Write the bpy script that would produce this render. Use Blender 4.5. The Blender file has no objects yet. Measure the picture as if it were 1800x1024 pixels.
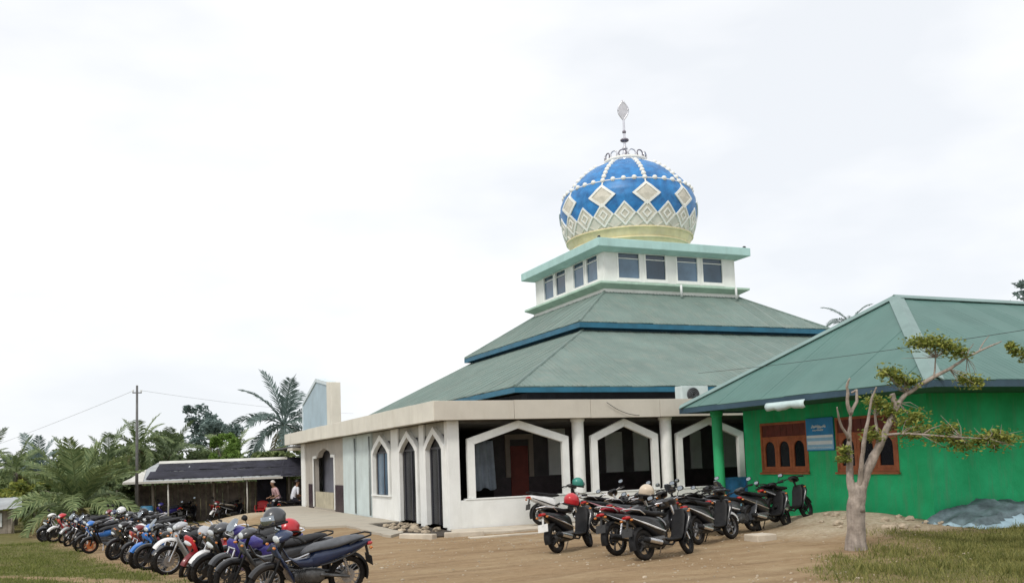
import bpy, bmesh, math, random
import numpy as np
from mathutils import Vector, Matrix, noise as mnoise
random.seed(7)
np.random.seed(7)
R = math.radians
S = bpy.context.scene
COL = S.collection

# ------------------------------------------------------------------ camera
cam_d = bpy.data.cameras.new('camera')
cam = bpy.data.objects.new('camera', cam_d)
COL.objects.link(cam)
F_PX, YAW, PITCH, ROLL, SHIFT = 1620.8, -23.89, 4.736, 2.095, 162.6
cam_d.sensor_width = 36.0
cam_d.lens = F_PX / 1800.0 * 36.0
cam_d.shift_y = SHIFT / 1800.0
cam_d.clip_start = 0.1
cam_d.clip_end = 2000
_y, _p, _r = R(YAW), R(PITCH), R(ROLL)
fw = Vector((-math.sin(_y) * math.cos(_p), math.cos(_y) * math.cos(_p), math.sin(_p)))
rt = Vector((math.cos(_y), math.sin(_y), 0))
up = rt.cross(fw)
R2 = math.cos(_r) * rt - math.sin(_r) * up
U2 = math.cos(_r) * up + math.sin(_r) * rt
M = Matrix((R2, U2, -fw)).transposed().to_4x4()
M.translation = Vector((0, 0, 1.6))
cam.matrix_world = M
S.camera = cam

# ------------------------------------------------------------------ sky, sun, exposure
SUN_VEC = Vector((-0.62, -0.50, 0.95)).normalized()      # towards the sun
sun_el = math.asin(SUN_VEC.z)
sun_az = math.atan2(SUN_VEC.x, SUN_VEC.y)
W = bpy.data.worlds.new('World')
S.world = W
W.use_nodes = True
nt = W.node_tree
nt.nodes.clear()
wo = nt.nodes.new('ShaderNodeOutputWorld')
bg = nt.nodes.new('ShaderNodeBackground')
bg.inputs['Strength'].default_value = 0.1
sky = nt.nodes.new('ShaderNodeTexSky')
sky.sky_type = 'NISHITA'
sky.sun_disc = False
sky.sun_elevation = sun_el
sky.sun_rotation = sun_az
tc = nt.nodes.new('ShaderNodeTexCoord')
mp = nt.nodes.new('ShaderNodeMapping')
mp.inputs['Scale'].default_value = (1.0, 1.0, 2.6)
nz = nt.nodes.new('ShaderNodeTexNoise')
nz.inputs['Scale'].default_value = 2.1
nz.inputs['Detail'].default_value = 5
nz.inputs['Roughness'].default_value = 0.5
cr = nt.nodes.new('ShaderNodeValToRGB')                   # cloud brightness: grey bellies to white
cr.color_ramp.elements[0].position = 0.36
cr.color_ramp.elements[0].color = (0.80, 0.825, 0.86, 1)
cr.color_ramp.elements[1].position = 0.60
cr.color_ramp.elements[1].color = (1.0, 1.0, 1.0, 1)
vm = nt.nodes.new('ShaderNodeVectorMath')
vm.operation = 'SCALE'
vm.inputs['Scale'].default_value = 9.25
mx = nt.nodes.new('ShaderNodeMix')
mx.data_type = 'RGBA'
mx.inputs['Factor'].default_value = 0.93                  # cloud cover
L = nt.links.new
L(tc.outputs['Generated'], mp.inputs['Vector'])
L(mp.outputs['Vector'], nz.inputs['Vector'])
L(nz.outputs['Fac'], cr.inputs['Fac'])
L(cr.outputs['Color'], vm.inputs[0])
L(sky.outputs['Color'], mx.inputs['A'])
L(vm.outputs['Vector'], mx.inputs['B'])
L(mx.outputs['Result'], bg.inputs['Color'])
L(bg.outputs['Background'], wo.inputs['Surface'])

sd = bpy.data.lights.new('sun', 'SUN')
sd.energy = 1.5
sd.angle = R(10)
sd.color = (1.0, 0.95, 0.87)
so = bpy.data.objects.new('sun', sd)
COL.objects.link(so)
so.rotation_euler = (-SUN_VEC).to_track_quat('-Z', 'Y').to_euler()
so.location = (0, 0, 40)

S.view_settings.view_transform = 'Standard'
S.view_settings.look = 'None'
S.view_settings.gamma = 1.0
S.view_settings.exposure = 0.33
S.view_settings.use_curve_mapping = False

# ------------------------------------------------------------------ materials
MATS = {}
def surf(name, col, rough=0.7, var=0.12, scale=3.0, bump=0.15, bscale=40.0, metal=0.0, spec=0.4, coat=0.0,
         stain=None, stain_amt=0.0, stain_scale=(2, 2, 0.35), tint=None, obj=False):
    """plain procedural surface: colour broken up by two sizes of noise, fine relief, optional streaky stains"""
    if name in MATS:
        return MATS[name]
    m = bpy.data.materials.new(name)
    m.use_nodes = True
    n = m.node_tree
    b = n.nodes['Principled BSDF']
    b.inputs['Roughness'].default_value = rough
    b.inputs['Metallic'].default_value = metal
    b.inputs['Specular IOR Level'].default_value = spec
    b.inputs['Coat Weight'].default_value = coat
    b.inputs['Coat Roughness'].default_value = 0.12
    if obj:
        t = n.nodes.new('ShaderNodeTexCoord')
        vec = t.outputs['Object']
    else:
        t = n.nodes.new('ShaderNodeNewGeometry')
        vec = t.outputs['Position']
    nz1 = n.nodes.new('ShaderNodeTexNoise')
    nz1.inputs['Scale'].default_value = scale
    nz1.inputs['Detail'].default_value = 6
    nz1.inputs['Roughness'].default_value = 0.62
    n.links.new(vec, nz1.inputs['Vector'])
    mixc = n.nodes.new('ShaderNodeMix')
    mixc.data_type = 'RGBA'
    c2 = tint if tint else tuple(min(1, c * (1 + var * 1.3)) for c in col)
    mixc.inputs['A'].default_value = (*[c * (1 - var * 1.6) for c in col], 1)
    mixc.inputs['B'].default_value = (*c2, 1)
    mr = n.nodes.new('ShaderNodeMapRange')
    mr.inputs['From Min'].default_value = 0.3
    mr.inputs['From Max'].default_value = 0.7
    n.links.new(nz1.outputs['Fac'], mr.inputs['Value'])
    n.links.new(mr.outputs['Result'], mixc.inputs['Factor'])
    out = mixc.outputs['Result']
    if stain:
        mpn = n.nodes.new('ShaderNodeMapping')
        mpn.inputs['Scale'].default_value = stain_scale
        n.links.new(vec, mpn.inputs['Vector'])
        nz2 = n.nodes.new('ShaderNodeTexNoise')
        nz2.inputs['Scale'].default_value = 1.6
        nz2.inputs['Detail'].default_value = 8
        nz2.inputs['Roughness'].default_value = 0.68
        n.links.new(mpn.outputs['Vector'], nz2.inputs['Vector'])
        mr2 = n.nodes.new('ShaderNodeMapRange')
        mr2.inputs['From Min'].default_value = 0.48
        mr2.inputs['From Max'].default_value = 0.78
        mr2.inputs['To Max'].default_value = stain_amt
        n.links.new(nz2.outputs['Fac'], mr2.inputs['Value'])
        mx2 = n.nodes.new('ShaderNodeMix')
        mx2.data_type = 'RGBA'
        mx2.inputs['B'].default_value = (*stain, 1)
        n.links.new(mr2.outputs['Result'], mx2.inputs['Factor'])
        n.links.new(out, mx2.inputs['A'])
        out = mx2.outputs['Result']
    n.links.new(out, b.inputs['Base Color'])
    if bump > 0:
        nz3 = n.nodes.new('ShaderNodeTexNoise')
        nz3.inputs['Scale'].default_value = bscale
        nz3.inputs['Detail'].default_value = 4
        n.links.new(vec, nz3.inputs['Vector'])
        bp = n.nodes.new('ShaderNodeBump')
        bp.inputs['Strength'].default_value = bump
        bp.inputs['Distance'].default_value = 0.02
        n.links.new(nz3.outputs['Fac'], bp.inputs['Height'])
        n.links.new(bp.outputs['Normal'], b.inputs['Normal'])
    MATS[name] = m
    return m

def glassy(name, col, rough=0.08, spec=0.6):
    return surf(name, col, rough=rough, var=0.25, scale=0.8, bump=0.02, bscale=3, spec=spec)

def leafmat(name, c1, c2, trans=0.3):
    if name in MATS:
        return MATS[name]
    m = bpy.data.materials.new(name)
    m.use_nodes = True
    n = m.node_tree
    b = n.nodes['Principled BSDF']
    out = n.nodes['Material Output']
    g = n.nodes.new('ShaderNodeNewGeometry')
    ramp = n.nodes.new('ShaderNodeValToRGB')
    ramp.color_ramp.elements[0].color = (*c1, 1)
    ramp.color_ramp.elements[1].color = (*c2, 1)
    n.links.new(g.outputs['Random Per Island'], ramp.inputs['Fac'])
    n.links.new(ramp.outputs['Color'], b.inputs['Base Color'])
    b.inputs['Roughness'].default_value = 0.6
    b.inputs['Specular IOR Level'].default_value = 0.25
    tr = n.nodes.new('ShaderNodeBsdfTranslucent')
    n.links.new(ramp.outputs['Color'], tr.inputs['Color'])
    mxs = n.nodes.new('ShaderNodeMixShader')
    mxs.inputs['Fac'].default_value = trans
    n.links.new(b.outputs['BSDF'], mxs.inputs[1])
    n.links.new(tr.outputs['BSDF'], mxs.inputs[2])
    n.links.new(mxs.outputs['Shader'], out.inputs['Surface'])
    MATS[name] = m
    return m

WHITE = surf('white_plaster', (0.79, 0.80, 0.78), 0.85, 0.04, 1.5, 0.25, 30, stain=(0.47, 0.46, 0.41), stain_amt=0.32, stain_scale=(1.2, 1.2, 0.4))
WHITE2 = surf('white_trim', (0.80, 0.81, 0.79), 0.8, 0.05, 2.5, 0.2, 40, stain=(0.5, 0.48, 0.42), stain_amt=0.25)
PALEB = surf('pale_blue_plaster', (0.56, 0.64, 0.64), 0.85, 0.06, 1.5, 0.25, 30, stain=(0.36, 0.38, 0.36), stain_amt=0.35)
GREYSH = surf('grey_shade_plaster', (0.40, 0.40, 0.37), 0.9, 0.12, 2, 0.3, 30)  # shade on the set-back left wall put into a grey tone
FASC = surf('beige_fascia', (0.58, 0.54, 0.47), 0.75, 0.05, 1.2, 0.12, 25, stain=(0.38, 0.33, 0.25), stain_amt=0.25, stain_scale=(1.5, 1.5, 0.3))
CREAMLIT = surf('cream_fascia_lit', (0.68, 0.655, 0.58), 0.75, 0.06, 1.2, 0.12, 25, stain=(0.40, 0.36, 0.28), stain_amt=0.3, stain_scale=(1.5, 1.5, 0.3))  # lighter than the beige front: sun from the left put into the colour
ROOF = surf('grey_green_roof', (0.158, 0.218, 0.196), 0.55, 0.10, 0.8, 0.1, 12, stain=(0.235, 0.255, 0.222), stain_amt=0.7, stain_scale=(1.6, 1.6, 0.9))
BLUE = surf('blue_trim', (0.018, 0.125, 0.205), 0.5, 0.15, 2, 0.05, 20)
MINT = surf('mint_trim', (0.42, 0.63, 0.61), 0.7, 0.06, 1.5, 0.12, 25, stain=(0.24, 0.36, 0.33), stain_amt=0.35)
MINTD = surf('green_ledge', (0.44, 0.60, 0.50), 0.75, 0.08, 1.5, 0.15, 25, stain=(0.18, 0.26, 0.22), stain_amt=0.4)
DOMEB = surf('dome_blue', (0.022, 0.165, 0.46), 0.42, 0.22, 2.5, 0.05, 15, coat=0.0, tint=(0.035, 0.25, 0.60))
DOMEC = surf('dome_cream', (0.66, 0.645, 0.57), 0.5, 0.10, 3.0, 0.1, 25)
DOMEY = surf('dome_yellow', (0.70, 0.61, 0.36), 0.5, 0.12, 2.0, 0.08, 25, stain=(0.62, 0.57, 0.45), stain_amt=0.6)
DOMEW = surf('dome_white', (0.80, 0.80, 0.76), 0.5, 0.04, 3.0, 0.05, 25)
DOMET = surf('dome_beige_tile', (0.60, 0.57, 0.49), 0.5, 0.12, 4.0, 0.08, 25)
SILVER = surf('silver_metal', (0.62, 0.62, 0.66), 0.3, 0.08, 6, 0.02, 20, metal=0.8)
DKMET = surf('dark_ornament', (0.22, 0.20, 0.24), 0.45, 0.1, 6, 0.02, 20, metal=0.4)
PANE = glassy('window_glass', (0.035, 0.07, 0.11), 0.06)
PANE2 = glassy('dark_glass', (0.008, 0.009, 0.015), 0.25, 0.25)
PANEB = glassy('dusty_blue_glass', (0.09, 0.15, 0.22), 0.2)
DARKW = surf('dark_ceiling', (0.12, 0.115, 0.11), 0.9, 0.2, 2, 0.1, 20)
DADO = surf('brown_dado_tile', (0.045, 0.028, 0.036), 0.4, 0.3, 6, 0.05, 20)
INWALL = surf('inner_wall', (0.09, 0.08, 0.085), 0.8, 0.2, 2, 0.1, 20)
INPANEL = surf('inner_white_panel', (0.72, 0.72, 0.72), 0.8, 0.06, 2, 0.1, 20)
REDDOOR = surf('red_door', (0.20, 0.035, 0.025), 0.5, 0.15, 3, 0.05, 20)
TANPL = surf('tan_plaster', (0.42, 0.395, 0.355), 0.85, 0.08, 2, 0.25, 25, stain=(0.24, 0.21, 0.17), stain_amt=0.4)
GATE = surf('pale_board', (0.46, 0.42, 0.31), 0.7, 0.14, 3, 0.1, 20, stain=(0.3, 0.26, 0.2), stain_amt=0.4)
BLTILE = surf('light_blue_tile', (0.36, 0.47, 0.54), 0.55, 0.08, 1.5, 0.05, 20, stain=(0.30, 0.38, 0.42), stain_amt=0.4)
GREEN = surf('green_paint', (0.014, 0.53, 0.185), 0.78, 0.16, 1.1, 0.25, 22, tint=(0.03, 0.62, 0.25), stain=(0.10, 0.37, 0.18), stain_amt=0.95, stain_scale=(3.4, 3.4, 0.45))
GREENC = surf('green_paint_column', (0.03, 0.38, 0.15), 0.7, 0.10, 1.2, 0.2, 22)
GROOF = surf('green_roof', (0.080, 0.170, 0.148), 0.55, 0.08, 0.7, 0.08, 12, stain=(0.112, 0.20, 0.178), stain_amt=0.6, stain_scale=(0.7, 0.7, 0.7))
GCAP = surf('green_roof_cap', (0.185, 0.275, 0.26), 0.5, 0.08, 2, 0.05, 20)
NAVY = surf('navy_fascia', (0.035, 0.075, 0.11), 0.6, 0.15, 2, 0.08, 20)
MAROON = surf('maroon_wood', (0.15, 0.032, 0.022), 0.5, 0.2, 5, 0.08, 30)
BROWNW = surf('red_brown_wood', (0.38, 0.115, 0.045), 0.5, 0.18, 5, 0.08, 30)
SIGNB = surf('sign_blue', (0.03, 0.25, 0.55), 0.5, 0.08, 3, 0.0)
SIGNL = surf('sign_light_blue', (0.30, 0.55, 0.75), 0.5, 0.06, 3, 0.0)
SIGNW = surf('sign_white', (0.75, 0.82, 0.86), 0.5, 0.04, 3, 0.0)
CONC = surf('concrete', (0.44, 0.40, 0.33), 0.9, 0.14, 1.6, 0.4, 25, stain=(0.24, 0.20, 0.15), stain_amt=0.6, stain_scale=(1, 1, 1))
CONC2 = surf('pale_concrete', (0.55, 0.49, 0.40), 0.9, 0.12, 2.2, 0.4, 25, stain=(0.34, 0.27, 0.19), stain_amt=0.6, stain_scale=(1, 1, 1))
WOODP = surf('weathered_wood', (0.30, 0.26, 0.215), 0.9, 0.25, 4, 0.3, 40, stain=(0.11, 0.095, 0.08), stain_amt=0.6, stain_scale=(6, 6, 0.6))
BARK = surf('pale_bark', (0.33, 0.28, 0.24), 0.95, 0.22, 7, 0.6, 30, stain=(0.11, 0.09, 0.075), stain_amt=0.85, stain_scale=(9, 9, 1.6))
PBARK = surf('palm_bark', (0.17, 0.15, 0.12), 0.95, 0.25, 6, 0.6, 25)
ZINC = surf('old_zinc', (0.36, 0.38, 0.39), 0.55, 0.15, 1.5, 0.15, 12, metal=0.2, stain=(0.19, 0.16, 0.14), stain_amt=0.5, stain_scale=(1, 1, 1))
ZINCL = surf('pale_zinc', (0.55, 0.54, 0.50), 0.6, 0.10, 1.5, 0.15, 12, stain=(0.36, 0.31, 0.27), stain_amt=0.5, stain_scale=(1, 1, 1))
NETTING = surf('black_shade_net', (0.022, 0.022, 0.034), 0.9, 0.35, 2.0, 0.3, 18)
TARPG = surf('grey_tarpaulin', (0.11, 0.155, 0.17), 0.55, 0.4, 3, 0.5, 9)
TARPB = surf('pale_blue_tarpaulin', (0.32, 0.45, 0.52), 0.5, 0.15, 3, 0.3, 14)
SHEETW = surf('pale_plastic_sheet', (0.55, 0.68, 0.68), 0.5, 0.08, 3, 0.1, 14)
BOARDB = surf('blue_board', (0.04, 0.20, 0.47), 0.5, 0.25, 5, 0.1, 20, stain=(0.12, 0.22, 0.42), stain_amt=0.6)
STONE = surf('rubble_stone', (0.42, 0.35, 0.26), 0.95, 0.2, 8, 0.6, 25)
CABLE = surf('black_cable', (0.03, 0.03, 0.03), 0.7, 0.1, 5, 0)
PLWHITE = surf('white_plastic', (0.70, 0.72, 0.72), 0.5, 0.05, 4, 0.02, 20)
BLACKP = surf('black_plastic', (0.018, 0.018, 0.020), 0.45, 0.25, 8, 0.06, 50)

# ------------------------------------------------------------------ mesh helpers
class MB:
    def __init__(s):
        s.v, s.f = [], []
    def add(s, v, f):
        k = len(s.v)
        s.v += [tuple(p) for p in v]
        s.f += [tuple(i + k for i in q) for q in f]
        return s
    def box(s, x0, x1, y0, y1, z0, z1):
        return s.add([(x0, y0, z0), (x1, y0, z0), (x1, y1, z0), (x0, y1, z0), (x0, y0, z1), (x1, y0, z1), (x1, y1, z1), (x0, y1, z1)],
                     [(0, 3, 2, 1), (4, 5, 6, 7), (0, 1, 5, 4), (1, 2, 6, 5), (2, 3, 7, 6), (3, 0, 4, 7)])
    def extr(s, poly, axis, a, b):
        """polygon in the plane across an axis, extruded from a to b. axis 'x': (y,z), 'y': (x,z), 'z': (x,y)"""
        n = len(poly)
        def P(q, t):
            return {'x': (t, q[0], q[1]), 'y': (q[0], t, q[1]), 'z': (q[0], q[1], t)}[axis]
        v = [P(q, a) for q in poly] + [P(q, b) for q in poly]
        f = [tuple(range(n))[::-1], tuple(range(n, 2 * n))] + [(i, (i + 1) % n, n + (i + 1) % n, n + i) for i in range(n)]
        return s.add(v, f)
    def band(s, path, w, axis, a, b):
        """flat band of width w to the inside of a path in the plane across an axis, with thickness"""
        n = len(path)
        pin = []
        for i in range(n):
            p = Vector(path[i])
            t1 = (p - Vector(path[i - 1])).normalized() if i else None
            t2 = (Vector(path[i + 1]) - p).normalized() if i < n - 1 else None
            t1 = t1 or t2
            t2 = t2 or t1
            n1, n2 = Vector((t1.y, -t1.x)), Vector((t2.y, -t2.x))
            m = (n1 + n2).normalized()
            pin.append(p + m * (w / max(0.3, m.dot(n1))))
        for i in range(n - 1):
            s.extr([path[i], path[i + 1], tuple(pin[i + 1]), tuple(pin[i])], axis, a, b)
        return s
    def tube(s, pts, rad, n=8, cap=True):
        pts = [Vector(p) for p in pts]
        if not hasattr(rad, '__len__'):
            rad = [rad] * len(pts)
        k = len(s.v)
        ref = None
        for i, p in enumerate(pts):
            t = (pts[min(i + 1, len(pts) - 1)] - pts[max(i - 1, 0)]).normalized()
            if ref is None:
                ref = Vector((0, 0, 1)) if abs(t.z) < 0.9 else Vector((1, 0, 0))
            a = t.cross(ref).normalized()
            b = t.cross(a).normalized()
            ref = -b if False else ref
            for j in range(n):
                q = 2 * math.pi * j / n
                s.v.append(tuple(p + (a * math.cos(q) + b * math.sin(q)) * rad[i]))
        for i in range(len(pts) - 1):
            for j in range(n):
                s.f.append((k + i * n + j, k + i * n + (j + 1) % n, k + (i + 1) * n + (j + 1) % n, k + (i + 1) * n + j))
        if cap:
            s.f.append(tuple(k + j for j in range(n))[::-1])
            s.f.append(tuple(k + (len(pts) - 1) * n + j for j in range(n)))
        return s
    def lathe(s, prof, c=(0, 0, 0), n=32, ax='z', a0=0, a1=2 * math.pi):
        full = abs(a1 - a0 - 2 * math.pi) < 1e-6
        m = n if full else n + 1
        k = len(s.v)
        for r, z in prof:
            for j in range(m):
                q = a0 + (a1 - a0) * j / n
                x, y = r * math.cos(q), r * math.sin(q)
                s.v.append({'z': (c[0] + x, c[1] + y, c[2] + z), 'y': (c[0] + x, c[1] + z, c[2] + y), 'x': (c[0] + z, c[1] + x, c[2] + y)}[ax])
        for i in range(len(prof) - 1):
            for j in range(n):
                j2 = (j + 1) % m
                s.f.append((k + i * m + j, k + i * m + j2, k + (i + 1) * m + j2, k + (i + 1) * m + j))
        return s
    def ball(s, c, r, n=10, m=6):
        rr = r if hasattr(r, '__len__') else (r, r, r)
        k = len(s.v)
        for i in range(m + 1):
            t = math.pi * i / m
            for j in range(n):
                q = 2 * math.pi * j / n
                s.v.append((c[0] + rr[0] * math.sin(t) * math.cos(q), c[1] + rr[1] * math.sin(t) * math.sin(q), c[2] + rr[2] * math.cos(t)))
        for i in range(m):
            for j in range(n):
                s.f.append((k + i * n + j, k + (i + 1) * n + j, k + (i + 1) * n + (j + 1) % n, k + i * n + (j + 1) % n))
        return s
    def loft(s, secs, n=14, e=2.4):
        """secs: (x, z, half width y, half height, tilt) ; superellipse sections, tilt turns the section about y"""
        k = len(s.v)
        for sec in secs:
            x, z, a, b = sec[:4]
            t = sec[4] if len(sec) > 4 else 0
            for j in range(n):
                q = 2 * math.pi * j / n
                cy, cz = math.cos(q), math.sin(q)
                yy = a * math.copysign(abs(cy) ** (2 / e), cy)
                h = b * math.copysign(abs(cz) ** (2 / e), cz)
                s.v.append((x + h * math.sin(t), yy, z + h * math.cos(t)))
        for i in range(len(secs) - 1):
            for j in range(n):
                s.f.append((k + i * n + j, k + (i + 1) * n + j, k + (i + 1) * n + (j + 1) % n, k + i * n + (j + 1) % n))
        s.f.append(tuple(k + j for j in range(n)))
        s.f.append(tuple(k + (len(secs) - 1) * n + j for j in range(n))[::-1])
        return s
    def mesh(s, name, smooth=False, fix=True, auto=None):
        me = bpy.data.meshes.new(name)
        me.from_pydata(s.v, [], s.f)
        if fix:
            bm = bmesh.new()
            bm.from_mesh(me)
            bmesh.ops.recalc_face_normals(bm, faces=bm.faces)
            bm.to_mesh(me)
            bm.free()
        if smooth or auto:
            me.polygons.foreach_set('use_smooth', [True] * len(me.polygons))
        if auto:
            me.set_sharp_from_angle(angle=R(auto))
        me.update()
        return me
    def build(s, name, mat, parent=None, smooth=False, auto=None, bevel=0):
        o = ORIG.get(parent.name, Vector()) if parent else Vector()
        if o.length:
            s.v = [(x - o.x, y - o.y, z - o.z) for x, y, z in s.v]
        ob = bpy.data.objects.new(name, s.mesh(name, smooth, auto=auto))
        ob.data.materials.append(mat)
        COL.objects.link(ob)
        if parent:
            ob.parent = parent
            ORIG[ob.name] = o
        if bevel:
            bv = ob.modifiers.new('bevel', 'BEVEL')
            bv.width = bevel
            bv.segments = 2
            bv.limit_method = 'ANGLE'
        return ob

ORIG = {}
def tag(o, label=None, cat=None, group=None, kind=None):
    if label: o['label'] = label
    if cat: o['category'] = cat
    if group: o['group'] = group
    if kind: o['kind'] = kind
    return o
def empty(name, loc, label, cat, group=None, rz=0, world_parts=True):
    o = bpy.data.objects.new(name, None)
    COL.objects.link(o)
    o.location = loc
    o.rotation_euler = (0, 0, rz)
    o.empty_display_size = 0.3
    ORIG[o.name] = Vector(loc) if world_parts else Vector()
    return tag(o, label, cat, group)
def place(name, me, mat, parent, loc=(0, 0, 0), rot=(0, 0, 0)):
    """one more object of a shared mesh; loc is in world coordinates for a parent built in world coordinates"""
    ob = bpy.data.objects.new(name, me)
    COL.objects.link(ob)
    if not me.materials:
        me.materials.append(mat)
    o = ORIG.get(parent.name, Vector()) if parent else Vector()
    ob.location = Vector(loc) - o
    ob.rotation_euler = rot
    if parent:
        ob.parent = parent
    if me.materials[0] != mat:
        ob.material_slots[0].link = 'OBJECT'
        ob.material_slots[0].material = mat
    return ob

def sstep(a, b, x):
    t = min(1, max(0, (x - a) / (b - a)))
    return t * t * (3 - 2 * t)

def wall_grid(mb, axis, u0, u1, z0, z1, a, b, holes):
    """wall in the plane across axis (x or y) from a (outer) to b (inner), with rectangular holes (u0,u1,z0,z1)"""
    us = sorted({u0, u1, *[h[0] for h in holes], *[h[1] for h in holes]})
    zs = sorted({z0, z1, *[h[2] for h in holes], *[h[3] for h in holes]})
    P = (lambda u, z, t: (t, u, z)) if axis == 'x' else (lambda u, z, t: (u, t, z))
    def hole(i, j):
        if i < 0 or j < 0 or i >= len(us) - 1 or j >= len(zs) - 1:
            return True
        cu, cz = (us[i] + us[i + 1]) / 2, (zs[j] + zs[j + 1]) / 2
        return any(h[0] < cu < h[1] and h[2] < cz < h[3] for h in holes)
    idx = {}
    def V(i, j, t):
        k = (i, j, t)
        if k not in idx:
            idx[k] = len(mb.v)
            mb.v.append(P(us[i], zs[j], t))
        return idx[k]
    for i in range(len(us) - 1):
        for j in range(len(zs) - 1):
            if hole(i, j):
                continue
            mb.f.append((V(i, j, a), V(i + 1, j, a), V(i + 1, j + 1, a), V(i, j + 1, a)))
            mb.f.append((V(i, j, b), V(i, j + 1, b), V(i + 1, j + 1, b), V(i + 1, j, b)))
            if hole(i - 1, j): mb.f.append((V(i, j, a), V(i, j + 1, a), V(i, j + 1, b), V(i, j, b)))
            if hole(i + 1, j): mb.f.append((V(i + 1, j, a), V(i + 1, j, b), V(i + 1, j + 1, b), V(i + 1, j + 1, a)))
            if hole(i, j - 1): mb.f.append((V(i, j, a), V(i, j, b), V(i + 1, j, b), V(i + 1, j, a)))
            if hole(i, j + 1): mb.f.append((V(i, j + 1, a), V(i + 1, j + 1, a), V(i + 1, j + 1, b), V(i, j + 1, b)))
    return mb

# ------------------------------------------------------------------ ground
def nz2(x, y, s, seed=0):
    return mnoise.noise(Vector((x * s + seed * 17.3, y * s - seed * 9.1, seed * 3.7)))
TRACKS = [(9.6, 0.10, 0.5, 0.0), (10.35, 0.10, 0.5, 0.0), (15.9, 0.05, 0.45, 1.0), (17.1, 0.02, 0.6, 2.0), (13.4, 0.22, 0.35, 0.6), (11.9, 0.16, 0.4, 2.4)]
def rut(x, y):
    if not (2.2 < x < 12.5 and 7 < y < 19.5): return 0.0
    r = 0.0
    for y0, sl, am, ph in TRACKS:
        d = (y - (y0 + sl * (x - 6) + am * math.sin(x * 0.55 + ph))) / 0.085
        if abs(d) < 3: r = max(r, math.exp(-d * d) * (0.55 + 0.45 * nz2(x, y, 0.9, 12)))
    return r * sstep(2.2, 3.2, x) * (1 - sstep(10.5, 12.5, x))
def terrain(x, y):
    m = max(1 - sstep(5.2, 7.0, x), sstep(38.8, 41.5, y))
    h = -max(0.60 * sstep(34.0, 39.0, y - 0.3 * (x - 3)) * m, 0.50 * sstep(11, 27, y) * (1 - sstep(2.0, 5.0, x)))   # the yard falls away to the left
    h += 0.07 * math.exp(-((y - 0.3 * (x - 3) - 33.5) / 1.6) ** 2) * m          # low bank in front of the shed
    # sandy mound at the green wall
    dx, dy = x - 14.6, y - 15.3
    h += 0.27 * math.exp(-(dx / 1.3) ** 2 - (dy / 1.5) ** 2)
    dx, dy = x - 12.6, y - 13.2
    h += 0.12 * math.exp(-(dx / 1.2) ** 2 - (dy / 1.4) ** 2)
    if 2.4 < x < 7.2 and y < 19: h += 0.0
    h -= 0.028 * rut(x, y)
    r = math.hypot(x, y)
    if r < 60:
        yard = 1 - sstep(4, 7, abs(x - 6.4)) * 0 
        a = 0.015 + 0.02 * sstep(10.5, 12.5, x) * (1 - sstep(19, 20, y)) + 0.02 * (1 - sstep(-0.5, 1.5, x))
        h += a * (nz2(x, y, 0.7) + 0.6 * nz2(x, y, 2.3, 1))
    return h
def grassiness(x, y):
    n = nz2(x, y, 0.45, 2) + 0.5 * nz2(x, y, 1.3, 3)
    # left verge beyond and in front of the parked row
    rowx = np.interp(y, [8, 11.5, 14.35, 17.5, 20.9, 24.6, 27, 31.6, 38], [3.0, 2.0, 1.5, 1.3, 0.9, 0.55, 0.25, -1.0, -2.0])
    g1 = sstep(-0.25, 0.55, (rowx - 0.35 - x) * 0.9 + 0.35 * n)
    # worn path at the far left front
    px_ = np.interp(y, [13.5, 14.6, 17.0, 19.5, 22.0], [1.6, 0.85, 0.0, -0.9, -2.2])
    pth = math.exp(-((x - px_) / 0.30) ** 2) * (1 - sstep(20, 23, y))
    g1 *= 1 - 0.85 * sstep(0.2, 0.7, pth)
    # dry grass at the right front
    d = x - 7.2 - max(0, (y - 7.5)) * 0.78
    g2 = sstep(-0.3, 1.8, d * 0.6 + 1.1 * n) * (1 - sstep(11.4, 13.4, y + 0.9 * n)) * sstep(6.2, 8.8, x + n)
    # weeds along the porch path and behind
    g3 = 0.55 * sstep(0.1, 0.6, n) * (1 - sstep(0, 1.2, abs(x - 4.4 + 0.05 * (y - 24)))) * sstep(19, 22, y) * (1 - sstep(31, 34, y))
    g4 = sstep(39, 44, y)
    return max(g1, g2, g3, g4)

gx = np.concatenate([np.linspace(-400, -30, 14), np.linspace(-26, -6.5, 24), np.arange(-6, 2, 0.24), np.arange(2, 12.6, 0.11), np.arange(12.7, 20.01, 0.22), np.linspace(21, 45, 18), np.linspace(60, 400, 12)])
gy = np.concatenate([np.linspace(-300, -10, 10), np.linspace(-6, 6, 10), np.arange(6.5, 19.5, 0.11), np.arange(19.6, 42.01, 0.24), np.linspace(43.5, 70, 16), np.linspace(85, 500, 14)])
gv, gc = [], []
for yy in gy:
    for xx in gx:
        gv.append((xx, yy, terrain(xx, yy)))
        gc.append(grassiness(xx, yy))
nx = len(gx)
gf = [(j * nx + i, j * nx + i + 1, (j + 1) * nx + i + 1, (j + 1) * nx + i) for j in range(len(gy) - 1) for i in range(nx - 1)]
gm = bpy.data.meshes.new('ground')
gm.from_pydata(gv, [], gf)
at = gm.attributes.new('grass', 'FLOAT', 'POINT')
at.data.foreach_set('value', gc)
gm.polygons.foreach_set('use_smooth', [True] * len(gm.polygons))
def sandy(x, y):
    return max(math.exp(-((x - 14.3) / 2.0) ** 2 - ((y - 14.9) / 2.4) ** 2), 0.8 * math.exp(-((x - 12.4) / 1.6) ** 2 - ((y - 13.6) / 1.5) ** 2),
               0.7 * math.exp(-((y - 0.3 * (x - 3) - 33.5) / 2.2) ** 2) * (1 - sstep(6, 7.5, x)) * sstep(0.5, 2.5, x),
               0.35 * math.exp(-((y - 17.2) / 1.4) ** 2) * sstep(6, 8, x))
at = gm.attributes.new('rut', 'FLOAT', 'POINT')
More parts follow.
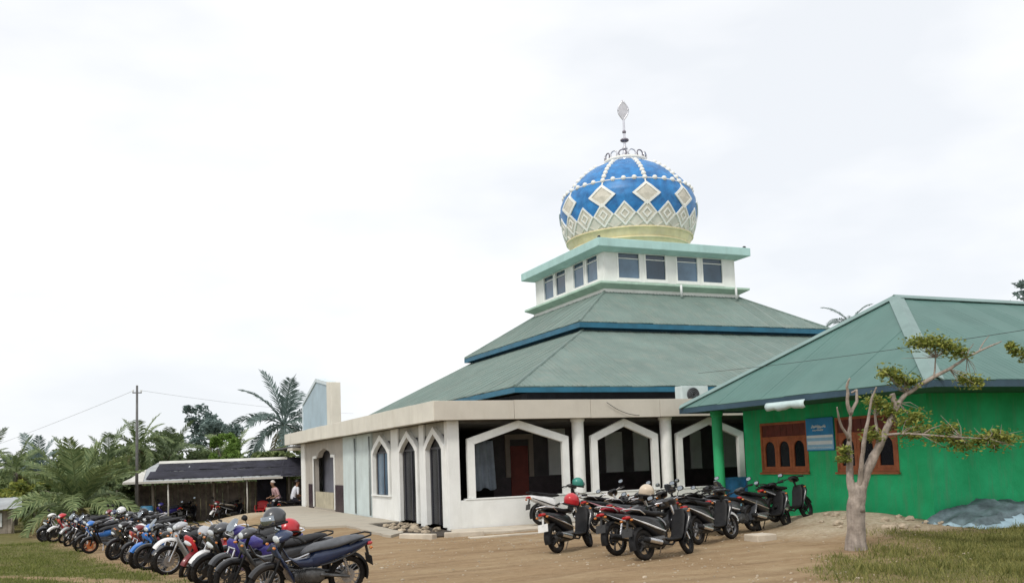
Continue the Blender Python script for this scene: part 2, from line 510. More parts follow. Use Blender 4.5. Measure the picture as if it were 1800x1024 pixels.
at.data.foreach_set('value', [rut(v[0], v[1]) for v in gv])
at = gm.attributes.new('sand', 'FLOAT', 'POINT')
at.data.foreach_set('value', [min(1, sandy(v[0], v[1])) for v in gv])
m = bpy.data.materials.new('dirt_and_grass')
m.use_nodes = True
n = m.node_tree
b = n.nodes['Principled BSDF']
b.inputs['Roughness'].default_value = 0.95
b.inputs['Specular IOR Level'].default_value = 0.15
geo = n.nodes.new('ShaderNodeNewGeometry')
def noise(scale, det=6, rough=0.6):
    q = n.nodes.new('ShaderNodeTexNoise')
    q.inputs['Scale'].default_value = scale
    q.inputs['Detail'].default_value = det
    q.inputs['Roughness'].default_value = rough
    n.links.new(geo.outputs['Position'], q.inputs['Vector'])
    return q.outputs['Fac']
def ramp(fac, stops):
    q = n.nodes.new('ShaderNodeValToRGB')
    while len(q.color_ramp.elements) < len(stops):
        q.color_ramp.elements.new(0.5)
    for e_, (p_, c_) in zip(q.color_ramp.elements, stops):
        e_.position = p_
        e_.color = (*c_, 1)
    n.links.new(fac, q.inputs['Fac'])
    return q.outputs['Color']
def mixn(f, a_, b_):
    q = n.nodes.new('ShaderNodeMix')
    q.data_type = 'RGBA'
    n.links.new(f, q.inputs['Factor'])
    n.links.new(a_, q.inputs['A'])
    n.links.new(b_, q.inputs['B'])
    return q.outputs['Result']
def mathn(op, a_, b_=None):
    q = n.nodes.new('ShaderNodeMath')
    q.operation = op
    for i_, v_ in enumerate((a_, b_)):
        if v_ is None: continue
        if isinstance(v_, (int, float)): q.inputs[i_].default_value = v_
        else: n.links.new(v_, q.inputs[i_])
    return q.outputs[0]
dirt = ramp(noise(0.55, 8, 0.65), [(0.28, (0.225, 0.150, 0.082)), (0.47, (0.335, 0.235, 0.138)), (0.66, (0.43, 0.335, 0.21))])
dirt2 = ramp(noise(7, 6, 0.7), [(0.32, (0.16, 0.105, 0.06)), (0.5, (0.33, 0.235, 0.145)), (0.72, (0.46, 0.36, 0.25))])
qd = n.nodes.new('ShaderNodeMix'); qd.data_type = 'RGBA'; qd.inputs['Factor'].default_value = 0.50
n.links.new(dirt, qd.inputs['A']); n.links.new(dirt2, qd.inputs['B'])
mps = n.nodes.new('ShaderNodeMapping'); mps.inputs['Scale'].default_value = (0.35, 1.7, 1); mps.inputs['Rotation'].default_value = (0, 0, 0.25)
n.links.new(geo.outputs['Position'], mps.inputs['Vector'])
stn = n.nodes.new('ShaderNodeTexNoise'); stn.inputs['Scale'].default_value = 1.5; stn.inputs['Detail'].default_value = 7; stn.inputs['Roughness'].default_value = 0.65
n.links.new(mps.outputs['Vector'], stn.inputs['Vector'])
stc = ramp(stn.outputs['Fac'], [(0.30, (0.19, 0.118, 0.060)), (0.5, (0.35, 0.238, 0.128)), (0.70, (0.48, 0.37, 0.225))])
qs = n.nodes.new('ShaderNodeMix'); qs.data_type = 'RGBA'; qs.inputs['Factor'].default_value = 0.45
n.links.new(qd.outputs['Result'], qs.inputs['A']); n.links.new(stc, qs.inputs['B'])
art = n.nodes.new('ShaderNodeAttribute'); art.attribute_name = 'rut'
rtc = ramp(noise(6, 6, 0.7), [(0.3, (0.15, 0.10, 0.058)), (0.7, (0.29, 0.20, 0.12))])
dirtc = mixn(mathn('MULTIPLY', art.outputs['Fac'], 0.75), qs.outputs['Result'], rtc)
sandc = ramp(noise(9, 8, 0.75), [(0.3, (0.30, 0.235, 0.155)), (0.5, (0.50, 0.425, 0.31)), (0.68, (0.66, 0.59, 0.46))])
grs = ramp(noise(1.1, 8, 0.7), [(0.28, (0.10, 0.115, 0.034)), (0.5, (0.15, 0.152, 0.050)), (0.72, (0.26, 0.205, 0.10))])
grs2 = ramp(noise(22, 5, 0.7), [(0.3, (0.07, 0.066, 0.022)), (0.55, (0.17, 0.15, 0.06)), (0.75, (0.30, 0.24, 0.13))])
qg = n.nodes.new('ShaderNodeMix'); qg.data_type = 'RGBA'; qg.inputs['Factor'].default_value = 0.5
n.links.new(grs, qg.inputs['A']); n.links.new(grs2, qg.inputs['B'])
ag = n.nodes.new('ShaderNodeAttribute'); ag.attribute_name = 'grass'
asn = n.nodes.new('ShaderNodeAttribute'); asn.attribute_name = 'sand'
f1 = mathn('ADD', ag.outputs['Fac'], mathn('MULTIPLY', mathn('SUBTRACT', noise(5, 6, 0.75), 0.5), 1.6))
mrg = n.nodes.new('ShaderNodeMapRange'); mrg.inputs['From Min'].default_value = 0.15; mrg.inputs['From Max'].default_value = 0.95
n.links.new(f1, mrg.inputs['Value'])
f2 = mathn('ADD', asn.outputs['Fac'], mathn('MULTIPLY', mathn('SUBTRACT', noise(3, 6, 0.75), 0.5), 0.9))
mrs = n.nodes.new('ShaderNodeMapRange'); mrs.inputs['From Min'].default_value = 0.25; mrs.inputs['From Max'].default_value = 0.85
n.links.new(f2, mrs.inputs['Value'])
n.links.new(mixn(mrg.outputs['Result'], mixn(mrs.outputs['Result'], dirtc, sandc), qg.outputs['Result']), b.inputs['Base Color'])
bp = n.nodes.new('ShaderNodeBump'); bp.inputs['Strength'].default_value = 0.9; bp.inputs['Distance'].default_value = 0.06
n.links.new(mathn('ADD', noise(9, 8, 0.75), mathn('MULTIPLY', noise(45, 4, 0.6), 0.35)), bp.inputs['Height'])
n.links.new(bp.outputs['Normal'], b.inputs['Normal'])
gm.materials.append(m)
ground = bpy.data.objects.new('ground', gm)
COL.objects.link(ground)
ground['kind'] = 'structure'

# concrete aprons (thin slabs with broken edges)
def apron(name, poly, z, mat, th=0.10):
    pts = []
    for i in range(len(poly)):
        a, c = Vector(poly[i]), Vector(poly[(i + 1) % len(poly)])
        k = max(2, int((c - a).length / 0.25))
        for j in range(k):
            p = a.lerp(c, j / k)
            pts.append((p.x + 0.05 * nz2(p.x, p.y, 2.1, 5), p.y + 0.05 * nz2(p.x, p.y, 2.1, 6)))
    mb = MB()
    mb.extr(pts, 'z', z - th - 0.15, z)
    return tag(mb.build(name, mat), kind='structure')
apron('porch_apron', [(7.38, 24.7), (6.45, 24.5), (6.35, 20.9), (6.15, 20.5), (5.75, 19.95), (5.85, 24.4), (4.85, 24.8), (5.05, 30.2), (5.6, 35.5), (6.0, 39.0), (7.38, 39.0)], 0.055, CONC)
apron('front_apron', [(7.42, 20.60), (17.0, 20.60), (17.0, 19.55), (10.2, 19.35), (8.2, 19.1), (7.0, 19.3)], 0.045, CONC2)
apron('front_path', [(7.05, 18.55), (10.6, 18.6), (10.6, 18.35), (7.0, 18.25)], 0.02, CONC2)
for i, (a, c_) in enumerate((((5.95, 19.72), (6.45, 18.95)), ((6.75, 19.15), (7.6, 19.0)))):
    mb = MB()
    d = (Vector(c_) - Vector(a)).normalized(); q = Vector((-d.y, d.x)) * 0.09
    A_, B_ = Vector(a), Vector(c_)
    mb.extr([tuple(A_ - q), tuple(B_ - q), tuple(B_ + q), tuple(A_ + q)], 'z', -0.1, 0.10)
    tag(mb.build('drain_kerb', CONC2, bevel=0.02), ['pale kerb stone along the broken drain by the pointed doors', 'short pale kerb stone at the corner of the white front wall'][i], 'kerb')
mb = MB()
mb.box(6.2, 7.40, 19.3, 24.9, -0.02, 0.022)
tag(mb.build('drain_pit', surf('drain_mud', (0.05, 0.04, 0.03), 0.9, 0.4, 6, 0.6, 15)), kind='structure')
for i in range(22):
    mb = MB()
    x, y = 6.4 + 0.85 * random.random(), 19.5 + 4.2 * random.random()
    mb.ball((x, y, 0.05), (0.07 + 0.05 * random.random(), 0.06 + 0.05 * random.random(), 0.05), 7, 4)
    mb.v = [(a + 0.02 * random.uniform(-1, 1), b_ + 0.02 * random.uniform(-1, 1), c_ + 0.015 * random.uniform(-1, 1)) for a, b_, c_ in mb.v]
    tag(mb.build('drain_rubble', STONE), 'lump of rubble in the drain below the pointed doors', 'rubble', 'rubble in the drain')

# ------------------------------------------------------------------ mosque
X0, Y0 = 7.41, 20.64
CX, CY = 21.45, 34.9
ZF0, ZF1 = 2.60, 3.06
MO = empty('mosque', (X0, Y0, 0), 'white mosque with stepped grey green roof and a blue patterned dome', 'mosque')

# floor and plinth of the veranda
MB().box(X0 + 0.05, 35.4, Y0 + 0.05, 38.5, -0.3, 0.10).build('floor', CONC, MO)
# front parapet wall
MB().box(X0 + 0.02, 34.9, Y0, Y0 + 0.16, -0.2, 0.70).build('parapet_wall', WHITE, MO, bevel=0.008)
MB().box(X0 + 0.43, 34.9, Y0 - 0.015, Y0 + 0.18, 0.702, 0.735).build('sill', WHITE2, MO, bevel=0.006)
# corner pier, columns
MB().box(X0, X0 + 0.30, Y0 - 0.004, Y0 + 0.22, -0.2, ZF0 - 0.002).build('corner_pier', WHITE, MO, bevel=0.01)
def column(x, r=0.155):
    mb = MB()
    mb.lathe([(r, 0.0), (r, 1.87)], (x, Y0 + 0.10, 0.737), 20)
    mb.lathe([(r, 0), (r + 0.03, 0.04), (r + 0.03, 0.09)], (x, Y0 + 0.10, 2.51), 20)
    return mb.build('column', WHITE2, MO, auto=40)
for x in (10.96, 13.58, 16.55, 19.4, 22.2, 25.0, 27.8, 30.6, 33.4):
    column(x)
# arch frames of the front arcade
def front_arch(xl, xr, pk, sp=2.16):
    xm = (xl + xr) / 2
    mb = MB()
    mb.band([(xl, 0.737), (xl, sp), (xm, pk), (xr, sp), (xr, 0.737)], 0.185, 'y', Y0 + 0.03, Y0 + 0.15)
    return mb.build('arch_frame', WHITE2, MO, bevel=0.008)
for xl, xr in ((7.93, 10.66), (11.30, 13.30), (13.88, 16.06), (17.0, 18.95), (19.85, 21.75), (22.65, 24.55), (25.45, 27.35), (28.25, 30.15)):
    front_arch(xl, xr, 2.585)
# left side arcade: frames with a lining, spandrel wall set back, tinted doors
def left_frame(yl, yr, z0, pk, sp, w=0.16, name='arch_frame'):
    ym = (yl + yr) / 2
    mb = MB()
    path = [(yr, z0), (yr, sp), (yr - 0.16 * (yr - yl), sp + 0.40 * (pk - sp)), (ym, pk), (yl + 0.16 * (yr - yl), sp + 0.40 * (pk - sp)), (yl, sp), (yl, z0)]
    mb.band([(-a, c_) for a, c_ in path], w, 'x', X0 - 0.05, X0 + 0.07)
    mb.v = [(x, -y, z) for x, y, z in mb.v]
    return mb.build(name, WHITE2, MO)
left_frame(20.80, 22.32, 0.08, 2.50, 2.02)
left_frame(22.86, 24.58, 0.08, 2.50, 2.02)
left_frame(25.42, 27.35, 0.71, 2.50, 2.02)
for y0, y1 in ((22.40, 22.78), (24.66, 25.34)):
    MB().box(X0 - 0.012, X0 + 0.045, y0, y1, -0.2, ZF0 - 0.002).build('pilaster', WHITE, MO, bevel=0.01)
mb = MB()
wall_grid(mb, 'x', 20.88, 27.50, -0.2, ZF0 - 0.003, X0 + 0.05, X0 + 0.22, [(20.95, 22.17, 0.1, 2.3), (23.02, 24.42, 0.1, 2.3), (25.60, 27.17, 0.73, 2.3)])
mb.build('spandrel_wall', GREYSH, MO)
for y0, y1 in ((22.34, 22.385), (22.795, 22.84), (24.60, 24.645)):
    MB().box(X0 + 0.038, X0 + 0.048, y0, y1, 0.7, 2.3).build('dark_slit', PANE2, MO)
MB().box(X0 - 0.006, X0 + 0.045, 25.36, 27.50, -0.2, 0.705).build('wall_below_window', WHITE, MO, bevel=0.008)
MB().box(X0 - 0.06, X0 + 0.045, 25.38, 27.40, 0.707, 0.74).build('sill', WHITE2, MO)
for i, (y0, y1, z0) in enumerate(((20.96, 22.16, 0.1), (23.03, 24.41, 0.1), (25.61, 27.16, 0.745))):
    d = MB()
    d.band([(-y1, z0), (-y1, 2.29), (-y0, 2.29), (-y0, z0)], 0.07, 'x', X0 + 0.075, X0 + 0.12)
    d.box(X0 + 0.075, X0 + 0.12, -y1 + 0.07, -y0 - 0.07, 1.95, 2.0)
    d.box(X0 + 0.075, X0 + 0.12, -(y0 + y1) / 2 - 0.03, -(y0 + y1) / 2 + 0.03, z0, 1.95)
    d.v = [(x, -y, z) for x, y, z in d.v]
    dob = d.build('door' if i < 2 else 'window', surf('dark_frame', (0.05, 0.05, 0.06), 0.5, 0.1, 3, 0.05), MO)
    for ya, yb in ((y0 + 0.07, (y0 + y1) / 2 - 0.03), ((y0 + y1) / 2 + 0.03, y1 - 0.07)):
        MB().box(X0 + 0.095, X0 + 0.105, ya, yb, z0, 1.95).build('pane', PANE2 if i < 2 else PANEB, dob)
    MB().box(X0 + 0.095, X0 + 0.105, y0 + 0.07, y1 - 0.07, 2.0, 2.22).build('pane', PANE2, dob)
# plain pale blue wall and downpipes
MB().box(X0 + 0.004, X0 + 0.2, 27.52, 29.28, -0.2, ZF0 - 0.002).build('blue_wall', PALEB, MO, bevel=0.006)
MB().box(X0 - 0.02, X0 + 0.2, 29.284, 31.1, -0.2, ZF0 - 0.002).build('blue_wall', PALEB, MO, bevel=0.006)
for y in (29.36, 27.56):
    MB().tube([(X0 - 0.05, y, 2.5), (X0 - 0.05, y, 0.1)], 0.028, 8).build('downpipe', surf('grey_pipe', (0.27, 0.30, 0.30), 0.6, 0.1, 4, 0.05), MO, smooth=True)
# porch bay: tan wall, dark tile dado, arched opening, low board gate
PX = X0 + 0.06
poly = [(-38.6, -0.2), (-38.6, 2.597), (-31.1, 2.597), (-31.1, -0.2), (-32.7, -0.2), (-32.7, 1.98), (-33.25, 1.99), (-33.55, 2.18), (-34.45, 2.32), (-35.35, 2.18), (-35.65, 1.99), (-36.3, 1.98), (-36.3, -0.2)]
mb = MB()
mb.box(PX, PX + 0.2, 36.3, 38.6, -0.2, 2.597)
mb.box(PX, PX + 0.2, 31.104, 32.7, -0.2, 2.597)
mb.extr([(32.7, 1.98), (33.25, 1.99), (33.55, 2.18), (34.45, 2.32), (35.35, 2.18), (35.65, 1.99), (36.3, 1.98), (36.3, 2.597), (32.7, 2.597)], 'x', PX, PX + 0.2)
mb.build('porch_wall', TANPL, MO)
for y0, y1 in ((36.35, 37.3), (31.25, 32.65)):
    w = MB().box(PX - 0.02, PX - 0.004, y0, y1, -0.15, 0.97).build('dado', DADO, MO)
    tile = MB().box(-0.006, 0, 0.004, 0.296, 0.004, 0.296).mesh('tile')
    for iy in range(int((y1 - y0) / 0.3)):
        for iz in range(3):
            place('tile', tile, DADO, w, (PX - 0.0205, y0 + iy * 0.3, 0.02 + iz * 0.3))
MB().box(PX - 0.05, PX + 0.21, 37.9, 38.62, -0.2, 2.597).build('end_pilaster', WHITE, MO, bevel=0.01)
mb = MB()
mb.band([(-36.36, 0.1), (-36.36, 2.05), (-35.7, 2.06)], 0.1, 'x', PX - 0.04, PX - 0.003)
mb.band([(-33.2, 2.06), (-32.62, 2.05), (-32.62, 0.1)], 0.1, 'x', PX - 0.04, PX - 0.003)
mb.v = [(x, -y, z) for x, y, z in mb.v]
mb.build('arch_trim', WHITE2, MO)
MB().box(PX + 0.45, PX + 0.5, 32.2, 36.8, 0, 2.59).build('porch_screen', surf('grey_blue_screen', (0.16, 0.165, 0.20), 0.7, 0.1, 2, 0.1), MO)
board = MB().box(-0.02, 0.02, 0.01, 0.435, 0, 0.66).mesh('gate_board')
gt = MB().box(PX + 0.06, PX + 0.10, 33.05, 36.1, 0.0, 0.07).build('gate', GATE, MO)
MB().box(PX + 0.065, PX + 0.095, 33.05, 36.1, 0.55, 0.62).build('gate_rail', GATE, gt)
for i in range(7):
    place('gate_board', board, GATE, gt, (PX + 0.03, 33.05 + i * 0.437, 0.03))
# slab and fascia panels
MB().box(X0 - 0.12, 34.9, Y0 - 0.12, 39.8, ZF0 + 0.02, ZF1 - 0.10).build('roof_slab', CONC, MO)
MB().box(9.8, 34.9, 39.802, 49.3, ZF0 + 0.02, ZF1 - 0.10).build('roof_slab', CONC, MO)
fx = [X0 - 0.40 + t for t in (0.0, 2.05, 4.15, 6.2, 8.3, 10.4, 12.5, 14.6, 16.7, 18.8, 20.9, 23.0, 25.1, 27.2)]
for a, c_ in zip(fx, fx[1:]):
    MB().box(a + 0.004, c_ - 0.004, Y0 - 0.27, Y0 - 0.13, ZF0 + random.uniform(-.004, .004), ZF1 + random.uniform(-.004, .004)).build('fascia_panel', FASC, MO, bevel=0.006)
fy = [Y0 - 0.262, 22.1, 24.6, 27.2, 29.7, 32.4, 35.2, 37.6, 39.95]
for a, c_ in zip(fy, fy[1:]):
    MB().box(X0 - 0.415, X0 - 0.27, a + 0.004, c_ - 0.004, ZF0 + random.uniform(-.01, .01), ZF1 + random.uniform(-.01, .01)).build('fascia_panel', CREAMLIT, MO, bevel=0.006)
MB().box(X0 - 0.265, X0 - 0.125, Y0 - 0.12, 39.8, ZF0 + 0.005, ZF0 + 0.06).build('soffit', GREYSH, MO)
MB().box(X0 - 0.262, 12.0, 39.81, 39.94, ZF0, ZF1).build('fascia_panel', CREAMLIT, MO)
MB().box(X0 - 0.33, X0 + 0.6, 38.7, 39.8, 2.36, 2.46).build('porch_ledge', CREAMLIT, MO, bevel=0.01)
# rear and far walls so that the building is whole
MB().box(34.75, 34.9, Y0 + 0.2, 49.0, -0.2, ZF0).build('far_wall', WHITE, MO)
MB().box(10.0, 34.7, 48.8, 49.0, -0.7, ZF0).build('rear_wall', WHITE, MO)
MB().box(10.0, 10.18, 38.62, 48.8, -0.7, ZF0 - 0.01).build('rear_side_wall', WHITE, MO)
MB().box(PX + 0.2, 10.0, 38.44, 38.6, -0.7, ZF0 - 0.01).build('porch_end_wall', WHITE, MO)
# gable panel on the roof above the porch
gb = MB()
gb.extr([(33.0, 2.97), (33.75, 2.97), (33.75, 4.74), (33.0, 4.66)], 'x', X0 + 0.05, X0 + 0.40)
gab = gb.build('gable_wall', CREAMLIT, MO, bevel=0.01)
gb = MB()
gb.extr([(33.76, 2.97), (38.4, 2.97), (38.4, 4.26), (35.7, 5.0), (33.76, 4.72)], 'x', X0 + 0.10, X0 + 0.38)
gb.build('gable_panel', BLTILE, gab)
gb = MB()
gb.band([(-38.46, 2.97), (-38.46, 4.29), (-35.7, 5.05), (-33.76, 4.75)], 0.13, 'x', X0 + 0.06, X0 + 0.42)
gb.v = [(x, -y, z) for x, y, z in gb.v]
gb.build('gable_trim', surf('pale_trim', (0.60, 0.68, 0.72), 0.6, 0.06, 2, 0.05), gab)

# inner hall
IW = 24.6
def iny(px_lo, px_hi, z0, z1, name, mat, d=0.03):
    return MB().box(px_lo, px_hi, IW - d, IW - 0.002, z0, z1).build(name, mat, MO)
mb = MB()
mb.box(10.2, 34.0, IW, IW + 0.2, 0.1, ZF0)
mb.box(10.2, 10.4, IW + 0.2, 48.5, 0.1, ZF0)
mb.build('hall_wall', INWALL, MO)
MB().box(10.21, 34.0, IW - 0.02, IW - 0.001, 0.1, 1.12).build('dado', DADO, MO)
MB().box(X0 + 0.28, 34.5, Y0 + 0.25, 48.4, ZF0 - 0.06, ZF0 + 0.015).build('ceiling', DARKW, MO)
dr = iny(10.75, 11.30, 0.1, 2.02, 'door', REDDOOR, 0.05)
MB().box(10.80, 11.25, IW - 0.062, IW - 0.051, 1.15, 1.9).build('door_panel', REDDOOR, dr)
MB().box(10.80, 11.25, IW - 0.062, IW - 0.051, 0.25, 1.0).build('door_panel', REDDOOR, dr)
fr = MB()
fr.band([(10.58, 1.12), (10.58, 2.36), (11.47, 2.36), (11.47, 1.12)], 0.15, 'y', IW - 0.07, IW - 0.022)
fr.build('door_frame', surf('tan_frame', (0.34, 0.28, 0.24), 0.7, 0.1, 3, 0.1), MO)
for x0, x1, z1 in ((11.98, 12.55, 2.5), (13.92, 14.50, 2.36), (14.90, 15.42, 2.34), (17.0, 17.4, 2.33), (18.2, 18.9, 2.33), (20, 20.7, 2.33), (22, 22.7, 2.33), (25, 25.7, 2.33), (28, 28.7, 2.33)):
    iny(x0, x1, 1.14, z1, 'wall_panel', INPANEL, 0.04)
# hanging cloth in the first bay (a thing of its own)
cl = MB()
NN = 14
vv = [(9.15 + 0.62 * i / NN, 23.4 + 0.05 * math.sin(i * 1.3) + 0.02 * j, 0.85 + 1.32 * j / 8 - 0.04 * math.sin(i * 0.7) * (1 - j / 8)) for j in range(9) for i in range(NN + 1)]
cl.add(vv, [(j * (NN + 1) + i, j * (NN + 1) + i + 1, (j + 1) * (NN + 1) + i + 1, (j + 1) * (NN + 1) + i) for j in range(8) for i in range(NN)])
co = cl.build('hanging_cloth', surf('pale_blue_cloth', (0.42, 0.48, 0.56), 0.9, 0.15, 3, 0.1), smooth=True)
sm = co.modifiers.new('solid', 'SOLIDIFY'); sm.thickness = 0.01
tag(co, 'pale blue cloth hanging inside the leftmost wide arch', 'cloth')

# stepped hip roofs: each face is laid from sheets that overlap
def hip_roof(parent, rect0, z0, rect1, z1, mat, name='roof', sheet=0.78, sub='roof_sheet', sides='wsen', step=0.015, rib=0.018):
    """rect = x0,x1,y0,y1 of the lower and upper edge"""
    a, c_ = rect0, rect1
    lo = [Vector((a[0], a[2], z0)), Vector((a[1], a[2], z0)), Vector((a[1], a[3], z0)), Vector((a[0], a[3], z0))]
    hi = [Vector((c_[0], c_[2], z1)), Vector((c_[1], c_[2], z1)), Vector((c_[1], c_[3], z1)), Vector((c_[0], c_[3], z1))]
    base = MB()
    v = [p - Vector((0, 0, 0.05)) for p in lo + hi]
    base.add(v, [(0, 1, 5, 4), (1, 2, 6, 5), (2, 3, 7, 6), (3, 0, 4, 7), (4, 5, 6, 7), (0, 3, 2, 1)])
    ro = base.build(name, mat, parent)
    for k, sd in enumerate('senw'):
        A, B_, D, C_ = lo[k], lo[(k + 1) % 4], hi[k], hi[(k + 1) % 4]
        u = (B_ - A).normalized()
        L_ = (B_ - A).length
        d0, d1 = (D - A).dot(u), (C_ - A).dot(u)
        up_ = (D - A) - u * d0                       # along the slope, full height
        nrm = u.cross(up_.normalized())
        if nrm.z < 0: nrm = -nrm
        def top(t):                                  # how far up the face runs at t along the eave
            if t < d0: return t / d0 if d0 > 1e-6 else 1
            if t > d1: return (L_ - t) / (L_ - d1) if L_ - d1 > 1e-6 else 1
            return 1.0
        if sd not in sides:
            continue
        cnt = max(1, round(L_ / sheet))
        for i in range(cnt):
            t0, t1 = L_ * i / cnt, L_ * (i + 1) / cnt
            ts = sorted({t0, t1, *[q for q in (d0, d1) if t0 < q < t1]})
            mb = MB()
            lowp, topp = [], []
            ov = up_.normalized() * random.uniform(-0.035, 0.0)
            jl = random.uniform(-0.003, 0.004)
            for t in ts:
                lift = 0.012 + step * (t - t0) / (t1 - t0)
                lift += jl
                lowp.append(A + u * t + nrm * lift + ov)
                topp.append(A + u * t + up_ * top(t) + nrm * lift)
            pts = lowp + topp[::-1]
            clean = []
            for p in pts:
                if not clean or (p - clean[-1]).length > 1e-4: clean.append(p)
            if (clean[0] - clean[-1]).length < 1e-4: clean.pop()
            if len(clean) < 3: continue
            m_ = len(clean)
            dn = nrm * 0.03
            mb.add(clean + [p - dn for p in clean], [tuple(range(m_))] + [(q, m_ + q, m_ + (q + 1) % m_, (q + 1) % m_) for q in range(m_)])
            # two raised ribs on each sheet
            for fr_ in (0.2, 0.4, 0.6, 0.8):
                t = t0 + (t1 - t0) * fr_
                lift = 0.012 + step * fr_
                p0 = A + u * t + nrm * lift
                p1 = A + u * t + up_ * top(t) * 0.995 + nrm * lift
                w_ = u * 0.022
                mb.add([p0 - w_, p0 + w_, p1 + w_, p1 - w_, p0 + nrm * rib, p1 + nrm * rib], [(0, 4, 5, 3), (4, 1, 2, 5), (0, 1, 4)])
            ob = mb.build(sub, mat, ro)
        # cap along the hip
    return ro, lo, hi
def sq(s): return (CX - s, CX + s, CY - s, CY + s)
def caps(parent, lo, hi, mat, r=0.07, which=range(4), name='hip_cap'):
    for k in which:
        a, c_ = lo[k], hi[k]
        MB().tube([a + Vector((0, 0, 0.02)), c_ + Vector((0, 0, 0.02))], r, 6).build(name, mat, parent)
def eave(parent, rect, z0, z1, th, mat, name='eave_fascia'):
    x0, x1, y0, y1 = rect
    MB().box(x0, x1, y0, y0 + th, z0, z1).build(name, mat, parent)
    MB().box(x0, x1, y1 - th, y1, z0, z1).build(name, mat, parent)
    MB().box(x0, x0 + th, y0 + th, y1 - th, z0, z1).build(name, mat, parent)
    MB().box(x1 - th, x1, y0 + th, y1 - th, z0, z1).build(name, mat, parent)
ro, lo, hi = hip_roof(MO, (CX - 10.6, CX + 10.6, CY - 10.6, CY + 6.6), 3.74, sq(5.55), 6.22, ROOF, 'lower_roof')
caps(ro, lo, hi, ROOF, 0.05)
eave(ro, (CX - 10.62, CX + 10.62, CY - 10.62, CY + 6.62), 3.56, 3.715, 0.06, BLUE)
MB().box(CX - 9.9, CX + 9.9, CY - 9.9, CY + 6.0, 2.9, 3.60).build('under_eave_block', surf('gap_shade', (0.03, 0.035, 0.05), 0.9, 0.2, 2, 0.1), ro)  # near-black block fills the gap below the eave, its shade painted in
ro, lo, hi = hip_roof(MO, sq(5.82), 6.50, sq(3.15), 8.22, ROOF, 'upper_roof')
caps(ro, lo, hi, ROOF, 0.05)
eave(ro, sq(5.84), 6.29, 6.475, 0.06, BLUE)
MB().box(CX - 5.5, CX + 5.5, CY - 5.5, CY + 5.5, 6.05, 6.42).build('under_eave_block', surf('blue_curb', (0.04, 0.12, 0.22), 0.8, 0.2, 2, 0.1), ro)

# clerestory block
ls = 3.62
lg = MB().box(*sq(3.3)[:2], *sq(3.3)[2:], 8.15, 8.40).build('ledge_base', WHITE, MO)
mb = MB()
q0, q1 = sq(3.3), sq(ls)
vv = [(q0[0], q0[2], 8.28), (q0[1], q0[2], 8.28), (q0[1], q0[3], 8.28), (q0[0], q0[3], 8.28), (q1[0], q1[2], 8.44), (q1[1], q1[2], 8.44), (q1[1], q1[3], 8.44), (q1[0], q1[3], 8.44)]
vv += [(x, y, 8.53) for x, y, z in vv[4:]]
mb.add(vv, [(0, 1, 2, 3), (0, 1, 5, 4), (1, 2, 6, 5), (2, 3, 7, 6), (3, 0, 4, 7), (4, 5, 9, 8), (5, 6, 10, 9), (6, 7, 11, 10), (7, 4, 8, 11), (8, 9, 10, 11)])
mb.build('ledge', MINTD, MO, bevel=0.01)
bs = 3.2
fwin = [(18.90, 19.90), (20.19, 21.16), (21.71, 22.74), (22.99, 24.0)]
lwin = [(32.20, 33.15), (33.38, 34.32), (35.04, 36.0), (36.22, 37.2)]
Z0w, Z1w = 8.74, 9.80
mb = MB()
wall_grid(mb, 'y', CX - bs, CX + bs, 8.5, 9.88, CY - bs, CY - bs + 0.2, [(a, c_, Z0w, Z1w) for a, c_ in fwin])
wall_grid(mb, 'x', CY - bs + 0.2, CY + bs, 8.5, 9.88, CX - bs, CX - bs + 0.2, [(a, c_, Z0w, Z1w) for a, c_ in lwin])
mb.box(CX + bs - 0.2, CX + bs, CY - bs + 0.2, CY + bs, 8.5, 9.86)
mb.box(CX - bs + 0.2, CX + bs - 0.2, CY + bs - 0.2, CY + bs, 8.5, 9.86)
mb.build('clerestory_wall', WHITE, MO)
def cwin(axis, a, c_):
    if axis == 'y':
        def bx(u0, u1, z0, z1, t0, t1): return (u0, u1, CY - bs + t0, CY - bs + t1, z0, z1)
    else:
        def bx(u0, u1, z0, z1, t0, t1): return (CX - bs + t0, CX - bs + t1, u0, u1, z0, z1)
    w = 0.012
    f_ = MB()
    for q in ((a - 0.06, a + w, Z0w - 0.06, Z1w + 0.06), (c_ - w, c_ + 0.06, Z0w - 0.06, Z1w + 0.06), (a + w, c_ - w, Z0w - 0.06, Z0w + 0.03), (a + w, c_ - w, Z1w - 0.02, Z1w + 0.06)):
        f_.box(*bx(*q, -0.03, 0.06))
    f_.box(*bx(a + w, c_ - w, Z1w - 0.24, Z1w - 0.21, 0.0, 0.06))
    fo = f_.build('window', WHITE2, MO)
    MB().box(*bx(a + w, c_ - w, Z1w - 0.21, Z1w - 0.02, 0.05, 0.058)).build('pane', PANE2 if False else PANE, fo)
    MB().box(*bx(a + w, c_ - w, Z0w + 0.03, Z1w - 0.24, 0.035, 0.045)).build('pane', PANEB if random.random() < 0.7 else PANE, fo)
    MB().box(*bx(a - 0.08, c_ + 0.08, Z0w - 0.11, Z0w - 0.063, -0.06, -0.002)).build('sill', WHITE2, fo)
for a, c_ in fwin: cwin('y', a, c_)
for a, c_ in lwin: cwin('x', a, c_)
